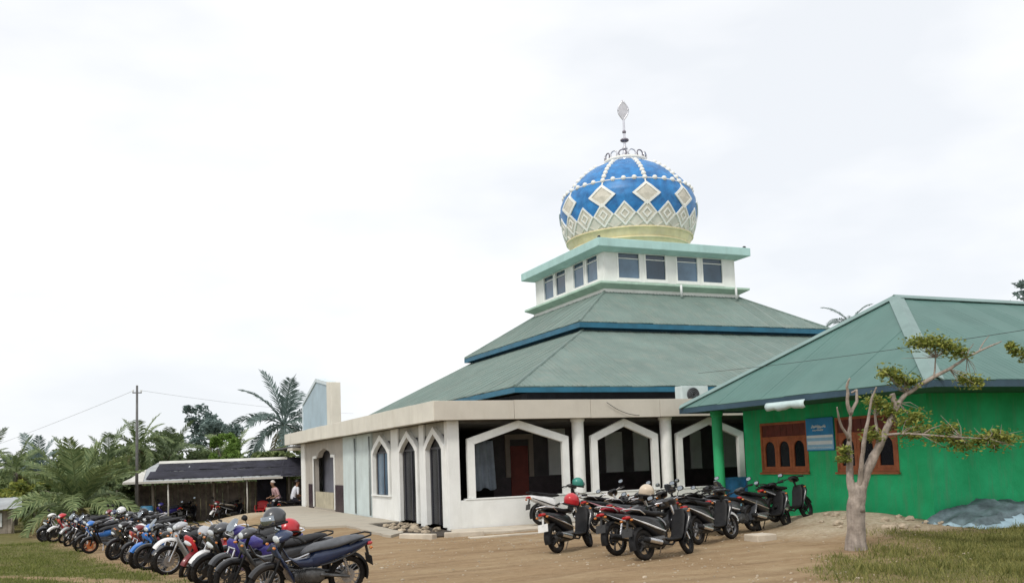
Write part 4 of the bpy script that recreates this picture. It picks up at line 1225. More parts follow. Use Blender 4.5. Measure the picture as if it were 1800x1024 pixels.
# each proto: list of (name, mesh, material key, parent index or None)
def proto(kind):
    P = []
    def add(name, mb, key, par=None, auto=45):
        P.append((name, mb.mesh(name + '_' + kind, auto=auto), key, par))
        return len(P) - 1
    sc = kind == 'scooter'
    r, tr = (0.262, 0.046) if sc else (0.288, 0.040)
    fx_, rx_ = (0.63, -0.62) if sc else (0.62, -0.62)
    trail = kind == 'trail'
    sp_ = 5 if sc else (18 if kind != 'sport' else 6)
    for nm, x in (('front_wheel', fx_), ('rear_wheel', rx_)):
        rim, ty = wheel_parts(x, r, tr if nm == 'front_wheel' else tr * 1.12, sp_)
        i = add(nm, rim, 'rim')
        add('tyre', ty, 'tyre', i)
    hx, hz = (0.44, 0.80) if sc else (0.42, 0.82)                # steering head
    fk = MB()
    for s_ in (-1, 1):
        fk.tube([(fx_, s_ * 0.075, r), (hx + 0.06, s_ * 0.075, hz - 0.16)], [0.022, 0.019], 8)
    fk.tube([(hx + 0.06, -0.09, hz - 0.15), (hx + 0.06, 0.09, hz - 0.15)], 0.022, 8)
    fk.tube([(hx + 0.06, 0, hz - 0.16), (hx - 0.02, 0, hz + 0.10)], 0.026, 8)
    add('fork', fk, 'metal')
    if trail:
        add('front_fender', arc_shell(fx_, r + 0.10, r + 0.06, 30, 125, 0.075, 12), 'paint2')
    else:
        add('front_fender', arc_shell(fx_, r, r + 0.028, 22 if sc else 30, 140, 0.06, 14, drop=0.045), 'paint2')
    # leg shield / front cowl
    lsh = MB()
    if sc:
        lsh.loft([(0.575, 0.80, 0.10, 0.03, 1.2), (0.565, 0.74, 0.17, 0.05, 1.25), (0.53, 0.64, 0.205, 0.06, 1.25), (0.475, 0.54, 0.195, 0.055, 1.2), (0.42, 0.43, 0.165, 0.05, 1.15), (0.37, 0.33, 0.14, 0.05, 1.0), (0.32, 0.27, 0.12, 0.04, 0.8)], 16, 2.6)
    else:
        lsh.loft([(0.50, 0.82, 0.07, 0.03, 1.2), (0.50, 0.75, 0.13, 0.045, 1.2), (0.45, 0.66, 0.175, 0.05, 1.15), (0.38, 0.55, 0.20, 0.05, 1.05), (0.31, 0.44, 0.20, 0.045, 1.0), (0.26, 0.34, 0.185, 0.035, 1.0), (0.23, 0.27, 0.16, 0.025, 1.0)], 16, 2.6)
    add('leg_shield', lsh, 'paint')
    inn = MB()
    if sc:
        inn.loft([(0.47, 0.80, 0.10, 0.02, 1.2), (0.44, 0.68, 0.15, 0.025, 1.2), (0.38, 0.52, 0.145, 0.025, 1.2), (0.31, 0.36, 0.14, 0.03, 1.0), (0.24, 0.295, 0.15, 0.03, 0.3), (0.0, 0.285, 0.15, 0.03, 0), (-0.16, 0.30, 0.14, 0.03, -0.3)], 12, 3)
        add('footboard', inn, 'plastic')
    else:
        inn.loft([(0.40, 0.78, 0.05, 0.03, 1.0), (0.30, 0.62, 0.07, 0.05, 0.9), (0.16, 0.53, 0.075, 0.06, 0.5), (0.02, 0.52, 0.085, 0.07, 0.1), (-0.14, 0.56, 0.095, 0.09, 0)], 12, 2.6)
        add('centre_tunnel', inn, 'paint' if kind == 'underbone' else 'plastic')
    # handlebar cowl and headlight
    hc = MB()
    hc.loft([(0.30, 0.985, 0.05, 0.025), (0.36, 0.985, 0.11, 0.045), (0.43, 0.965, 0.125, 0.065), (0.50, 0.94, 0.10, 0.06), (0.545, 0.925, 0.06, 0.035)], 14, 2.4)
    add('handlebar_cowl', hc, 'paint' if not sc else 'paint3')
    hl = MB()
    if sc:
        hl.ball((0.585, 0, 0.665), (0.035, 0.135, 0.05), 14, 8)
    else:
        hl.ball((0.535, 0, 0.925), (0.03, 0.075, 0.05), 14, 8)
    add('headlight', hl, 'lens')
    for s_ in (-1, 1):
        tl = MB().ball((0.55, s_ * (0.15 if sc else 0.13), 0.74 if sc else 0.80), (0.025, 0.035, 0.02), 8, 6)
        add('turn_signal', tl, 'amber')
    hb = MB()
    hb.tube([(0.30, -0.33, 0.965), (0.33, -0.22, 0.985), (0.39, -0.10, 0.975), (0.39, 0.10, 0.975), (0.33, 0.22, 0.985), (0.30, 0.33, 0.965)], 0.012, 8)
    for s_ in (-1, 1):
        hb.tube([(0.36, s_ * 0.15, 0.975), (0.40, s_ * 0.22, 0.965), (0.355, s_ * 0.33, 0.95)], 0.006, 5)
    hbi = add('handlebar', hb, 'metal')
    for s_ in (-1, 1):
        add('grip', MB().tube([(0.318, s_ * 0.235, 0.982), (0.296, s_ * 0.345, 0.961)], 0.018, 8), 'plastic', hbi)
    for s_ in (-1, 1):
        mr_ = MB()
        mr_.tube([(0.345, s_ * 0.20, 0.985), (0.36, s_ * 0.235, 1.06), (0.36, s_ * 0.275, 1.10)], 0.006, 6)
        mr_.loft([(0.335, 1.115, 0.04, 0.028), (0.345, 1.115, 0.062, 0.042), (0.365, 1.115, 0.062, 0.042), (0.40, 1.11, 0.03, 0.02)], 12, 2.6)
        mr_.v = [(x, y if i_ < 18 else y + s_ * 0.30, z) for i_, (x, y, z) in enumerate(mr_.v)]
        mi = add('mirror', mr_, 'plastic')
        g_ = MB().loft([(0.333, 1.115, 0.036, 0.024), (0.3335, 1.115, 0.05, 0.033)], 12, 2.6)
        g_.v = [(x, y + s_ * 0.30, z) for x, y, z in g_.v]
        add('mirror_glass', g_, 'mirror', mi)
    # rear body, seat, tail
    bd = MB()
    if sc:
        bd.loft([(-0.10, 0.42, 0.10, 0.13), (-0.16, 0.47, 0.135, 0.21), (-0.28, 0.53, 0.15, 0.19), (-0.45, 0.60, 0.15, 0.145), (-0.62, 0.655, 0.135, 0.11), (-0.78, 0.70, 0.105, 0.085), (-0.90, 0.735, 0.065, 0.05), (-0.96, 0.755, 0.03, 0.02)], 18, 2.7)
    else:
        bd.loft([(0.00, 0.56, 0.05, 0.04), (-0.08, 0.57, 0.11, 0.12), (-0.22, 0.60, 0.13, 0.125), (-0.40, 0.635, 0.135, 0.10), (-0.58, 0.675, 0.12, 0.08), (-0.76, 0.72, 0.095, 0.06), (-0.90, 0.755, 0.055, 0.04), (-0.97, 0.775, 0.025, 0.015)], 18, 2.6)
    bi = add('rear_body', bd, 'paint')
    st = MB()
    for s_ in (-1, 1):
        zz = 0.0 if sc else 0.02
        st.tube([(-0.14, s_ * 0.137, 0.44 + zz * 3), (-0.34, s_ * 0.154, 0.50 + zz * 2), (-0.60, s_ * 0.139, 0.60 + zz), (-0.86, s_ * 0.088, 0.71 + zz)], [0.010, 0.016, 0.016, 0.006], 6)
    add('side_strip', st, 'strip', bi)
    se = MB()
    if sc:
        se.loft([(0.00, 0.735, 0.05, 0.012), (-0.05, 0.745, 0.10, 0.03), (-0.16, 0.752, 0.13, 0.045), (-0.34, 0.755, 0.145, 0.048), (-0.44, 0.775, 0.14, 0.052), (-0.60, 0.805, 0.13, 0.045), (-0.76, 0.83, 0.105, 0.035), (-0.84, 0.835, 0.06, 0.015)], 16, 2.7)
    else:
        se.loft([(0.10, 0.655, 0.04, 0.012), (0.02, 0.70, 0.085, 0.035), (-0.12, 0.74, 0.12, 0.045), (-0.32, 0.755, 0.135, 0.048), (-0.44, 0.78, 0.132, 0.05), (-0.60, 0.81, 0.12, 0.042), (-0.76, 0.83, 0.10, 0.032), (-0.85, 0.835, 0.06, 0.015)], 16, 2.7)
    add('seat', se, 'seat')
    gr = MB()
    for s_ in (-1, 1):
        gr.tube([(-0.58, s_ * 0.12, 0.76), (-0.72, s_ * 0.14, 0.83), (-0.92, s_ * 0.10, 0.87), (-0.97, 0, 0.875)], 0.013, 6)
    add('grab_rail', gr, 'metal')
    add('tail_light', MB().loft([(-0.90, 0.735, 0.075, 0.03), (-0.95, 0.735, 0.07, 0.032), (-0.985, 0.735, 0.045, 0.02)], 12, 2.6), 'red')
    for s_ in (-1, 1):
        add('turn_signal', MB().ball((-0.93, s_ * 0.115, 0.69), (0.03, 0.03, 0.022), 8, 6), 'amber')
    rf = arc_shell(rx_, r, r + 0.05, 95, 195, 0.07, 12, drop=0.03)
    rfi = add('rear_fender', rf, 'plastic')
    pl = MB().add([(-0.975, -0.11, 0.42), (-0.975, 0.11, 0.42), (-0.945, 0.11, 0.56), (-0.945, -0.11, 0.56), (-0.985, -0.11, 0.42), (-0.985, 0.11, 0.42), (-0.955, 0.11, 0.56), (-0.955, -0.11, 0.56)], [(0, 1, 2, 3), (7, 6, 5, 4), (0, 1, 5, 4), (1, 2, 6, 5), (2, 3, 7, 6), (3, 0, 4, 7)])
    pl.tube([(-0.90, 0, 0.70), (-0.955, 0, 0.52)], 0.02, 6)
    add('number_plate', pl, 'plate', rfi)
    # engine
    en = MB()
    if sc:
        en.loft([(0.02, 0.28, 0.06, 0.05), (-0.10, 0.28, 0.11, 0.085), (-0.30, 0.28, 0.12, 0.095), (-0.50, 0.275, 0.09, 0.075), (-0.66, 0.265, 0.07, 0.055)], 12, 3)
        en.loft([(-0.20, 0.33, 0.16, 0.06), (-0.40, 0.31, 0.165, 0.07), (-0.58, 0.28, 0.14, 0.06)], 10, 3)
    else:
        en.loft([(0.20, 0.33, 0.06, 0.06), (0.16, 0.33, 0.075, 0.075), (0.05, 0.34, 0.08, 0.075), (0.02, 0.34, 0.10, 0.095), (-0.14, 0.33, 0.115, 0.10), (-0.24, 0.33, 0.09, 0.08)], 12, 3.5)
        for k in range(5): en.loft([(0.04 + 0.028 * k, 0.335, 0.09, 0.088), (0.048 + 0.028 * k, 0.335, 0.09, 0.088)], 10, 4)
        for s_ in (-1, 1): en.tube([(-0.16, s_ * 0.10, 0.36), (rx_, s_ * 0.10, r)], [0.028, 0.02], 6)
        en.tube([(-0.02, -0.19, 0.24), (-0.02, 0.19, 0.24)], 0.012, 6)
    add('engine', en, 'engine')
    sh = MB()
    for s_ in ((1,) if sc else (-1, 1)):
        sh.tube([(rx_ + 0.01, s_ * 0.115, r + 0.03), (rx_ + 0.12, s_ * 0.115, 0.60)], 0.02, 8)
        for k in range(8):
            t = 0.2 + 0.09 * k
            c_ = (rx_ + 0.01 + 0.11 * t, s_ * 0.115, r + 0.03 + (0.57 - r) * t)
            sh.lathe([(0.024, -0.006), (0.034, 0), (0.024, 0.006)], c_, 8)
    add('shock_absorber', sh, 'chrome')
    ex = MB()
    ex.tube([(0.10, -0.09, 0.24), (-0.02, -0.13, 0.20), (-0.28, -0.145, 0.235)], 0.017, 8)
    ex.tube([(-0.26, -0.15, 0.235), (-0.32, -0.155, 0.245), (-0.74 if sc else -0.86, -0.165, 0.34), (-0.78 if sc else -0.90, -0.165, 0.35)], [0.03, 0.052, 0.052, 0.030], 12)
    ei = add('exhaust', ex, 'plastic')
    hs = MB().tube([(-0.36, -0.178, 0.262), (-0.66, -0.186, 0.33)], [0.046, 0.046], 10)
    add('heat_shield', hs, 'chrome', ei)
    ks = MB()
    ks.tube([(-0.02, 0.10, 0.24), (0.0, 0.19, 0.10), (0.02, 0.245, 0.035)], 0.011, 6)
    ks.tube([(0.0, 0.25, 0.03), (0.06, 0.255, 0.03)], 0.014, 6)
    add('side_stand', ks, 'metal')
    if kind == 'sport':
        tk = MB().loft([(0.36, 0.72, 0.06, 0.05), (0.28, 0.74, 0.13, 0.10), (0.12, 0.745, 0.15, 0.115), (-0.02, 0.72, 0.11, 0.09), (-0.10, 0.70, 0.07, 0.05)], 16, 2.5)
        add('fuel_tank', tk, 'paint')
        ws = MB().loft([(0.60, 0.95, 0.05, 0.02, 0.9), (0.56, 1.02, 0.10, 0.015, 0.9), (0.50, 1.10, 0.09, 0.012, 0.8), (0.46, 1.15, 0.05, 0.008, 0.8)], 12, 2.4)
        add('windscreen', ws, 'mirror')
    return P
PROTOS = {k: proto(k) for k in ('scooter', 'underbone', 'sport', 'trail')}
AMBER = surf('amber_lens', (0.50, 0.16, 0.02), 0.15, 0.1, 8, 0, coat=0.5, obj=True)
def bike(kind, x, y, head, lean, c1, c2, c3, label, group, rim=None, seat=None, strip=None, plate=None, scale=0.92, mir=0.5):
    """x, y: ground point midway between the wheels; head: direction of travel in degrees"""
    o = empty('motorcycle' if kind != 'scooter' else 'motor_scooter', (x, y, terrain(x, y) + 0.0), label, 'motorcycle' if kind != 'scooter' else 'scooter', group, world_parts=False)
    if 2.2 < x < 7.3 or (x > 7 and y < 19): pass
    if (Y0 - 1.6) < y < Y0 and x > 7: o.location.z = 0.045
    o.rotation_mode = 'XYZ'
    o.rotation_euler = (R(lean), 0, R(head))
    o.scale = (scale,) * 3
    mk = dict(paint=PAINT[c1], paint2=PAINT[c2], paint3=PAINT[c3], tyre=TYRE, rim=rim or RIMB, metal=CHROME if random.random() < 0.4 else BPL, plastic=BPL, lens=LENS,
              amber=AMBER, mirror=MIRG, seat=seat or SEATM, strip=strip or (CHROME if random.random() < 0.5 else PAINT[c2]), red=REDL, plate=plate or PLATE, engine=ENG, chrome=CHROME)
    objs = []
    steer = R(random.uniform(-6, 34))
    nomir = random.random() > mir
    for nm, me, key, par in PROTOS[kind]:
        if nomir and nm in ('mirror', 'mirror_glass'):
            objs.append(None)
            continue
        ob = bpy.data.objects.new(nm, me)
        if not me.materials:
            me.materials.append(mk[key])
        COL.objects.link(ob)
        ob.parent = o if par is None else objs[par]
        ob.material_slots[0].link = 'OBJECT'
        ob.material_slots[0].material = mk[key]
        if par is None and nm in ('front_wheel', 'fork', 'front_fender', 'handlebar_cowl', 'handlebar', 'mirror') or (par is None and nm == 'headlight' and kind != 'scooter'):
            # turned to the left about the steering axis
            piv = Matrix.Translation((0.46, 0, 0))
            ob.matrix_local = piv @ Matrix.Rotation(steer, 4, Vector((-0.42, 0, 0.91)).normalized()) @ piv.inverted()
        objs.append(ob)
    return o

random.seed(21)
LROW = 'motorcycles parked in the long left row'
frontx = lambda y: float(np.interp(y, [11.48, 12.56, 14.35, 17.48, 20.89, 24.63, 27.07, 29.29, 31.59, 38.58], [1.62, 1.42, 1.21, 1.0, 0.59, 0.25, -0.07, -0.67, -1.35, -2.4]))
rows = [
 ('underbone', 11.50, 'darkblue', 'black', 'black', 'dark blue and black motorcycle with a long grey seat, nearest in the left row', dict(seat=SEATG, rim=RIMM)),
 ('underbone', 12.53, 'grey', 'black', 'white', 'grey motorcycle with white handlebar cowl, second from the near end of the left row', {}),
 ('sport', 13.57, 'purple', 'grey', 'silver', 'purple motorcycle with a fuel tank, third from the near end of the left row', {}),
 ('scooter', 14.60, 'black', 'black', 'grey', 'black scooter just beyond the purple motorcycle of the left row', {}),
 ('underbone', 15.63, 'black', 'white', 'black', 'black motorcycle with white front fender next to the red scooter', {}),
 ('scooter', 16.67, 'red', 'maroon', 'silver', 'red scooter near the close end of the left row', {}),
 ('trail', 17.70, 'silver', 'white', 'white', 'silver trail motorcycle with a high white front fender in the left row', dict(rim=RIMM)),
 ('underbone', 18.73, 'black', 'grey', 'silver', 'black motorcycle with silver cowl between the trail bike and the blue ones', {}),
 ('sport', 19.77, 'black', 'black', 'black', 'black motorcycle with a small windscreen just before the blue ones', {}),
 ('underbone', 20.80, 'blue', 'blue', 'brightblue', 'bright blue motorcycle with blue fender, the nearer of two in the left row', {}),
 ('underbone', 21.83, 'brightblue', 'blue', 'brightblue', 'bright blue motorcycle, the farther of two in the left row', dict(rim=RIMM)),
 ('underbone', 22.87, 'maroon', 'black', 'pink', 'maroon and pale pink motorcycle just beyond the bright blue ones', dict(rim=RIMM)),
 ('scooter', 23.90, 'red', 'black', 'white', 'red and white scooter mid way along the left row', {}),
 ('underbone', 24.93, 'black', 'black', 'grey', 'black motorcycle just beyond the red and white scooter of the left row', {}),
 ('underbone', 25.97, 'black', 'black', 'grey', 'black motorcycle with grey cowl just before the orange wheeled scooter', {}),
 ('scooter', 27.00, 'grey', 'black', 'black', 'dark grey scooter in the far half of the left row', {}),
 ('scooter', 28.03, 'black', 'black', 'black', 'black scooter with orange wheels in the left row', dict(rim=RIMO)),
 ('underbone', 29.07, 'blue', 'black', 'black', 'deep blue motorcycle in the far half of the left row', {}),
 ('sport', 30.10, 'black', 'black', 'black', 'all black motorcycle with a windscreen in the far half of the left row', {}),
 ('sport', 31.13, 'darkblue', 'black', 'black', 'dark blue motorcycle with a windscreen in the far half of the left row', {}),
 ('underbone', 32.17, 'black', 'silver', 'silver', 'black and silver motorcycle near the far end of the left row', {}),
 ('underbone', 33.20, 'red', 'white', 'white', 'red and white motorcycle near the far end of the left row', {}),
 ('scooter', 34.23, 'black', 'black', 'white', 'black scooter with white cowl near the far end of the left row', {}),
 ('underbone', 35.27, 'white', 'black', 'white', 'white motorcycle second from the far end of the left row', {}),
 ('scooter', 36.30, 'grey', 'black', 'grey', 'grey scooter at the far end of the left row by the small hut', {}),
]
for k, fy_, c1, c2, c3, lab, kw in rows:
    hd = 180 + 19 + random.uniform(-11, 11)
    fy_ += random.uniform(-0.08, 0.08)
    fx_ = frontx(fy_) + random.uniform(-0.16, 0.16)
    bike(k, fx_ - 0.62 * math.cos(R(hd)), fy_ - 0.62 * math.sin(R(hd)), hd, -10 + random.uniform(-4, 3), c1, c2, c3, lab, LROW, scale=random.uniform(0.86, 0.92), mir=0.3, **kw)
ROW2 = 'motorcycles parked behind the left row'
rows2 = [
 ('sport', 1.35, 29.5, 'black', 'black', 'black', 'black motorcycle with a windscreen, nearest of the second row'),
 ('scooter', 1.15, 30.6, 'silver', 'black', 'black', 'silver scooter in the second row'),
 ('underbone', 0.97, 31.7, 'grey', 'black', 'white', 'grey motorcycle with white cowl in the second row'),
 ('scooter', 0.78, 32.8, 'black', 'black', 'silver', 'black scooter with silver cowl in the second row under the palm'),
 ('underbone', 0.6, 33.9, 'darkblue', 'white', 'silver', 'dark blue motorcycle second from the far end of the second row'),
 ('underbone', 0.45, 35.0, 'maroon', 'black', 'white', 'maroon motorcycle at the far end of the second row'),
]
for k, x, y, c1, c2, c3, lab in rows2:
    bike(k, x, y, 199 + random.uniform(-14, 14), -9, c1, c2, c3, lab, ROW2, scale=0.9, mir=0.3)
RG = 'motorcycles parked in front of the arches'
def rear_at(kind, rx, ry, head, *a, **kw):
    return bike(kind, rx + 0.62 * math.cos(R(head)), ry + 0.62 * math.sin(R(head)), head, *a, **kw)
RIGHT = [
 ('scooter', 7.05, 14.3, 22, 'black', 'white', 'black', 'black and white scooter at the left front of the right group', dict(plate=SKIRT)),
 ('sport', 7.55, 13.15, 24, 'black', 'silver', 'white', 'motorcycle with a red seat in the right group', dict(seat=surf('seat_red', (0.34, 0.03, 0.05), 0.5, 0.15, 5, 0.1, obj=True), strip=CHROME)),
 ('scooter', 7.58, 12.35, 24, 'black', 'black', 'grey', 'black scooter with a white side strip, nearest in the right group', dict(strip=PAINT['white'])),
 ('sport', 9.0, 14.55, 28, 'black', 'black', 'silver', 'black motorcycle with a windscreen behind the nearest scooters of the right group', {}),
 ('underbone', 9.15, 15.6, 25, 'grey', 'black', 'black', 'dark grey motorcycle in the middle of the right group', {}),
 ('scooter', 9.55, 13.75, 18, 'black', 'white', 'black', 'black scooter with a pale rear wheel in the middle of the right group', dict(rim=RIMM, strip=PAINT['white'])),
 ('sport', 10.4, 15.2, 22, 'black', 'maroon', 'black', 'black and maroon motorcycle behind the pale wheeled scooter', {}),
 ('underbone', 11.0, 14.95, 20, 'grey', 'white', 'black', 'grey motorcycle with a white fender in front of the green column', dict(strip=PAINT['white'])),
 ('scooter', 11.85, 15.15, 20, 'black', 'silver', 'black', 'black scooter with silver strip in front of the blue board', dict(strip=CHROME)),
 ('scooter', 12.75, 15.55, 20, 'black', 'black', 'black', 'all black scooter at the right end of the group by the green wall', dict(strip=PAINT['silver'])),
 ('scooter', 9.45, 20.0, 0, 'white', 'black', 'black', 'white scooter parked against the white parapet under the wide arch', dict(strip=PAINT['black'], rim=RIMM)),
 ('scooter', 10.1, 16.4, 22, 'grey', 'black', 'black', 'dark grey scooter at the back of the right group near the arches', {}),
 ('underbone', 11.4, 16.3, 20, 'black', 'black', 'maroon', 'black motorcycle with maroon cowl behind the scooters by the green column', {}),
 ('underbone', 9.5, 17.3, 24, 'black', 'pink', 'white', 'black and pink motorcycle behind the red seated one', {}),
]
for k, x, y, hd, c1, c2, c3, lab, kw in RIGHT:
    rear_at(k, x, y, hd + random.uniform(-9, 9), -11 + random.uniform(-3, 3), c1, c2, c3, lab, RG, **kw)

# helmets left on bikes
def helmet(loc, rz, mat, label, tilt=0.0):
    o = empty('helmet', loc, label, 'helmet', 'helmets left on the motorcycles', rz, world_parts=False)
    o.rotation_euler = (tilt, 0.15, rz)
    sh = MB()
    prof = []
    for i in range(10):
        t = R(4 + 112 * i / 9)
        prof.append((0.135 * math.sin(t), 0.02 + 0.145 * math.cos(t)))
    sh.lathe([(0.001, 0.166)] + prof, (0, 0, 0.08), 20)
    sh.v = [(x * 1.12 + (0.015 if z < 0.1 else 0), y, z) for x, y, z in sh.v]
    so_ = sh.build('shell', mat, o, smooth=True)
    md = so_.modifiers.new('solid', 'SOLIDIFY'); md.thickness = 0.018
    vs = MB()
    vv = []
    for i in range(9):
        a = R(-62 + 124 * i / 8)
        for rr, z in ((0.150, 0.03), (0.162, 0.09), (0.150, 0.15)):
            vv.append((rr * 1.12 * math.cos(a), rr * math.sin(a), z))
    vs.add(vv, [(i * 3 + j, i * 3 + j + 1, (i + 1) * 3 + j + 1, (i + 1) * 3 + j) for i in range(8) for j in range(2)])
    vo = vs.build('visor', MIRG, o, smooth=True)
    md = vo.modifiers.new('solid', 'SOLIDIFY'); md.thickness = 0.004
    rm = MB(); rm.lathe([(0.118, 0.015), (0.142, 0.0), (0.146, 0.02), (0.13, 0.03)], (0, 0, 0.015), 20)
    rm.v = [(x * 1.12 + 0.01, y, z) for x, y, z in rm.v]
    rm.build('rim_trim', BPL, o, smooth=True)
    return o
helmet((1.92, 11.62, 0.90), R(200), PAINT['grey'], 'dark grey helmet hung on the handlebar of the nearest motorcycle', 0.1)
helmet((2.14, 11.95, 0.74), R(170), PAINT['red'], 'red helmet on the nearest motorcycle below the dark grey helmet', 0.3)
helmet((7.45, 14.50, 0.76), R(30), PAINT['red'], 'red helmet on the seat of the black and white scooter', 0.2)
helmet((10.42, 19.87, 0.90), R(10), PAINT['green'], 'turquoise green helmet on the scooter against the parapet', 0.1)
helmet((8.42, 13.57, 0.88), R(60), surf('helmet_cream', (0.60, 0.50, 0.38), 0.4, 0.1, 4, 0.02, coat=0.4), 'cream helmet on the handlebar of the red seated motorcycle', 0.2)
helmet((0.50, 32.68, 0.34), R(190), PAINT['white'], 'white helmet on a motorcycle of the second row under the palm', 0.1)
helmet((1.05, 29.40, 0.36), R(190), PAINT['black'], 'black helmet on the nearest motorcycle of the second row', 0.1)

# ------------------------------------------------------------------ leaves and trees
LEAF_DRY = leafmat('leaf_olive', (0.075, 0.125, 0.025), (0.38, 0.39, 0.09), 0.3)
LEAF_A = leafmat('leaf_dark', (0.075, 0.115, 0.055), (0.215, 0.27, 0.13), 0.25)  # background leaf colours from here are lightened to imitate haze
LEAF_B = leafmat('leaf_mid', (0.09, 0.145, 0.05), (0.28, 0.33, 0.14), 0.3)
LEAF_C = leafmat('leaf_light', (0.1, 0.19, 0.035), (0.23, 0.34, 0.085), 0.35)
LEAF_P = leafmat('leaf_palm', (0.085, 0.135, 0.055), (0.28, 0.335, 0.15), 0.25)
LEAF_Y = leafmat('leaf_withered', (0.14, 0.13, 0.05), (0.32, 0.27, 0.13), 0.25)
LEAF_BL = leafmat('leaf_bluish', (0.085, 0.13, 0.12), (0.22, 0.29, 0.27), 0.25)  # faded bluish look of distant haze put into the leaves

def leaf_cloud(centres, radii, per, size, flat=0.5, rng=None, droop=0.0):
    """numpy leaves: rhombus quads gathered round the centres"""
    rng = rng or np.random.RandomState(3)
    C_ = np.repeat(np.array(centres), per, 0)
    Rr = np.repeat(np.array(radii), per, 0)
    d = rng.normal(size=C_.shape)
    d /= np.linalg.norm(d, axis=1)[:, None] + 1e-9
    p = C_ + d * Rr * (rng.rand(len(C_), 1) ** 0.45)
    n_ = len(p)
    a = rng.normal(size=(n_, 3)); a[:, 2] *= flat; a[:, 2] -= droop
    a /= np.linalg.norm(a, axis=1)[:, None]
    t = rng.normal(size=(n_, 3))
    b_ = np.cross(a, t); b_ /= np.linalg.norm(b_, axis=1)[:, None] + 1e-9
    s_ = size * rng.uniform(0.6, 1.3, size=(n_, 1))
    nn = np.cross(a, b_)
    v = np.stack([p - a * s_, p + b_ * s_ * 0.42 + nn * s_ * 0.12, p + a * s_, p - b_ * s_ * 0.42 + nn * s_ * 0.12], 1).reshape(-1, 3)
    return v
def leaf_mesh(name, v):
    me = bpy.data.meshes.new(name)
    n_ = len(v) // 4
    me.vertices.add(len(v)); me.vertices.foreach_set('co', v.astype(np.float32).ravel())
    me.loops.add(len(v)); me.loops.foreach_set('vertex_index', np.arange(len(v), dtype=np.int32))
    me.polygons.add(n_); me.polygons.foreach_set('loop_start', np.arange(0, len(v), 4, dtype=np.int32))
    me.update(calc_edges=True)
    return me
def leaf_obj(name, v, mat, parent):
    o = ORIG.get(parent.name, Vector()) if parent else Vector()
    me = leaf_mesh(name, v - np.array(o))
    me.materials.append(mat)
    ob = bpy.data.objects.new(name, me)
    COL.objects.link(ob)
    if parent: ob.parent = parent
    return ob

# young pruned tree in front of the green wall
T = empty('pruned_tree', (10.88, 11.37, 0), 'pale barked pruned tree with sparse olive leaves before the green wall', 'tree')
def wob(pts, amp=0.02, k=3):
    out_ = []
    for i in range(len(pts) - 1):
        a, c_ = Vector(pts[i]), Vector(pts[i + 1])
        for j in range(k):
            p = a.lerp(c_, j / k)
            if 0 < i or j > 0: p = p + Vector((mnoise.noise(p * 5), mnoise.noise(p * 5 + Vector((9, 0, 0))), 0)) * amp
            out_.append(p)
    out_.append(Vector(pts[-1]))
    return out_
def limb(pts, r0, r1, name='limb', n_=8, amp=0.02, parent=None):
    pts = wob(pts, amp)
    rr = [(r0 + (r1 - r0) * i / (len(pts) - 1)) * (1 + 0.10 * mnoise.noise(p * 7)) for i, p in enumerate(pts)]
    mb = MB().tube(wob(pts, 0.004, 2), list(np.interp(np.linspace(0, 1, 2 * len(pts) - 1), np.linspace(0, 1, len(pts)), rr)), max(n_, 12) if r0 > 0.02 else n_)
    mb.v = [(x + 0.16 * r0 * mnoise.noise(Vector((x * 22, y * 22, z * 5))), y + 0.16 * r0 * mnoise.noise(Vector((x * 22 + 5, y * 22, z * 5))), z) for x, y, z in mb.v]
    return mb.build(name, BARK, parent or T, smooth=True)
trunk_pts = [(10.88, 11.37, -0.12), (10.88, 11.37, 0.0), (10.89, 11.36, 0.14), (10.89, 11.34, 0.31), (10.90, 11.31, 0.67), (10.90, 11.29, 0.90), (10.90, 11.28, 1.06)]
pts = wob(wob(trunk_pts, 0.012), 0.006, 2)
rr = list(np.interp(np.linspace(0, 1, len(pts)), [0, 0.15, 0.3, 0.6, 0.8, 1], [0.225, 0.175, 0.148, 0.13, 0.122, 0.04]))
tr_ = MB().tube(pts, rr, 26)
tr_.v = [(x + 0.03 * mnoise.noise(Vector((x * 16, y * 16, z * 2.5))), y + 0.03 * mnoise.noise(Vector((x * 16 + 7, y * 16, z * 2.5))), z) for x, y, z in tr_.v]
tr_.build('trunk', BARK, T, smooth=True)
limb([(10.88, 11.31, 0.60), (10.84, 11.31, 0.92), (10.835, 11.34, 1.12), (10.87, 11.35, 1.48), (10.9, 11.36, 1.85), (10.89, 11.28, 2.16)], 0.085, 0.020)
limb([(10.89, 11.28, 2.14), (10.81, 11.24, 2.39), (10.75, 11.19, 2.57), (10.77, 11.12, 2.70)], 0.034, 0.014)
limb([(10.89, 11.28, 2.14), (11.01, 11.27, 2.34), (11.03, 11.29, 2.53), (11.0, 11.36, 2.49)], 0.030, 0.014)
limb([(10.86, 11.33, 1.74), (10.69, 11.28, 1.94), (10.57, 11.21, 2.12), (10.51, 11.17, 2.25)], 0.026, 0.010)
limb([(10.92, 11.27, 0.92), (10.90, 11.14, 1.3), (10.88, 11.04, 1.66), (10.90, 10.95, 2.01), (10.93, 10.86, 2.36), (10.97, 10.79, 2.53)], 0.045, 0.012)
limb([(10.91, 11.28, 0.60), (10.96, 11.25, 0.95), (11.03, 11.19, 1.21), (11.22, 11.14, 1.51), (11.33, 11.07, 1.78), (11.48, 11.03, 2.05), (11.59, 10.96, 2.29), (11.76, 10.92, 2.45)], 0.097, 0.030)
limb([(11.74, 10.92, 2.43), (12.09, 10.82, 2.64), (12.41, 10.66, 2.81), (12.67, 10.53, 2.98), (13.01, 10.36, 3.15), (13.18, 10.28, 3.22)], 0.036, 0.008)
limb([(11.56, 10.98, 2.21), (11.52, 10.99, 2.34), (11.50, 11.0, 2.44)], 0.045, 0.042)
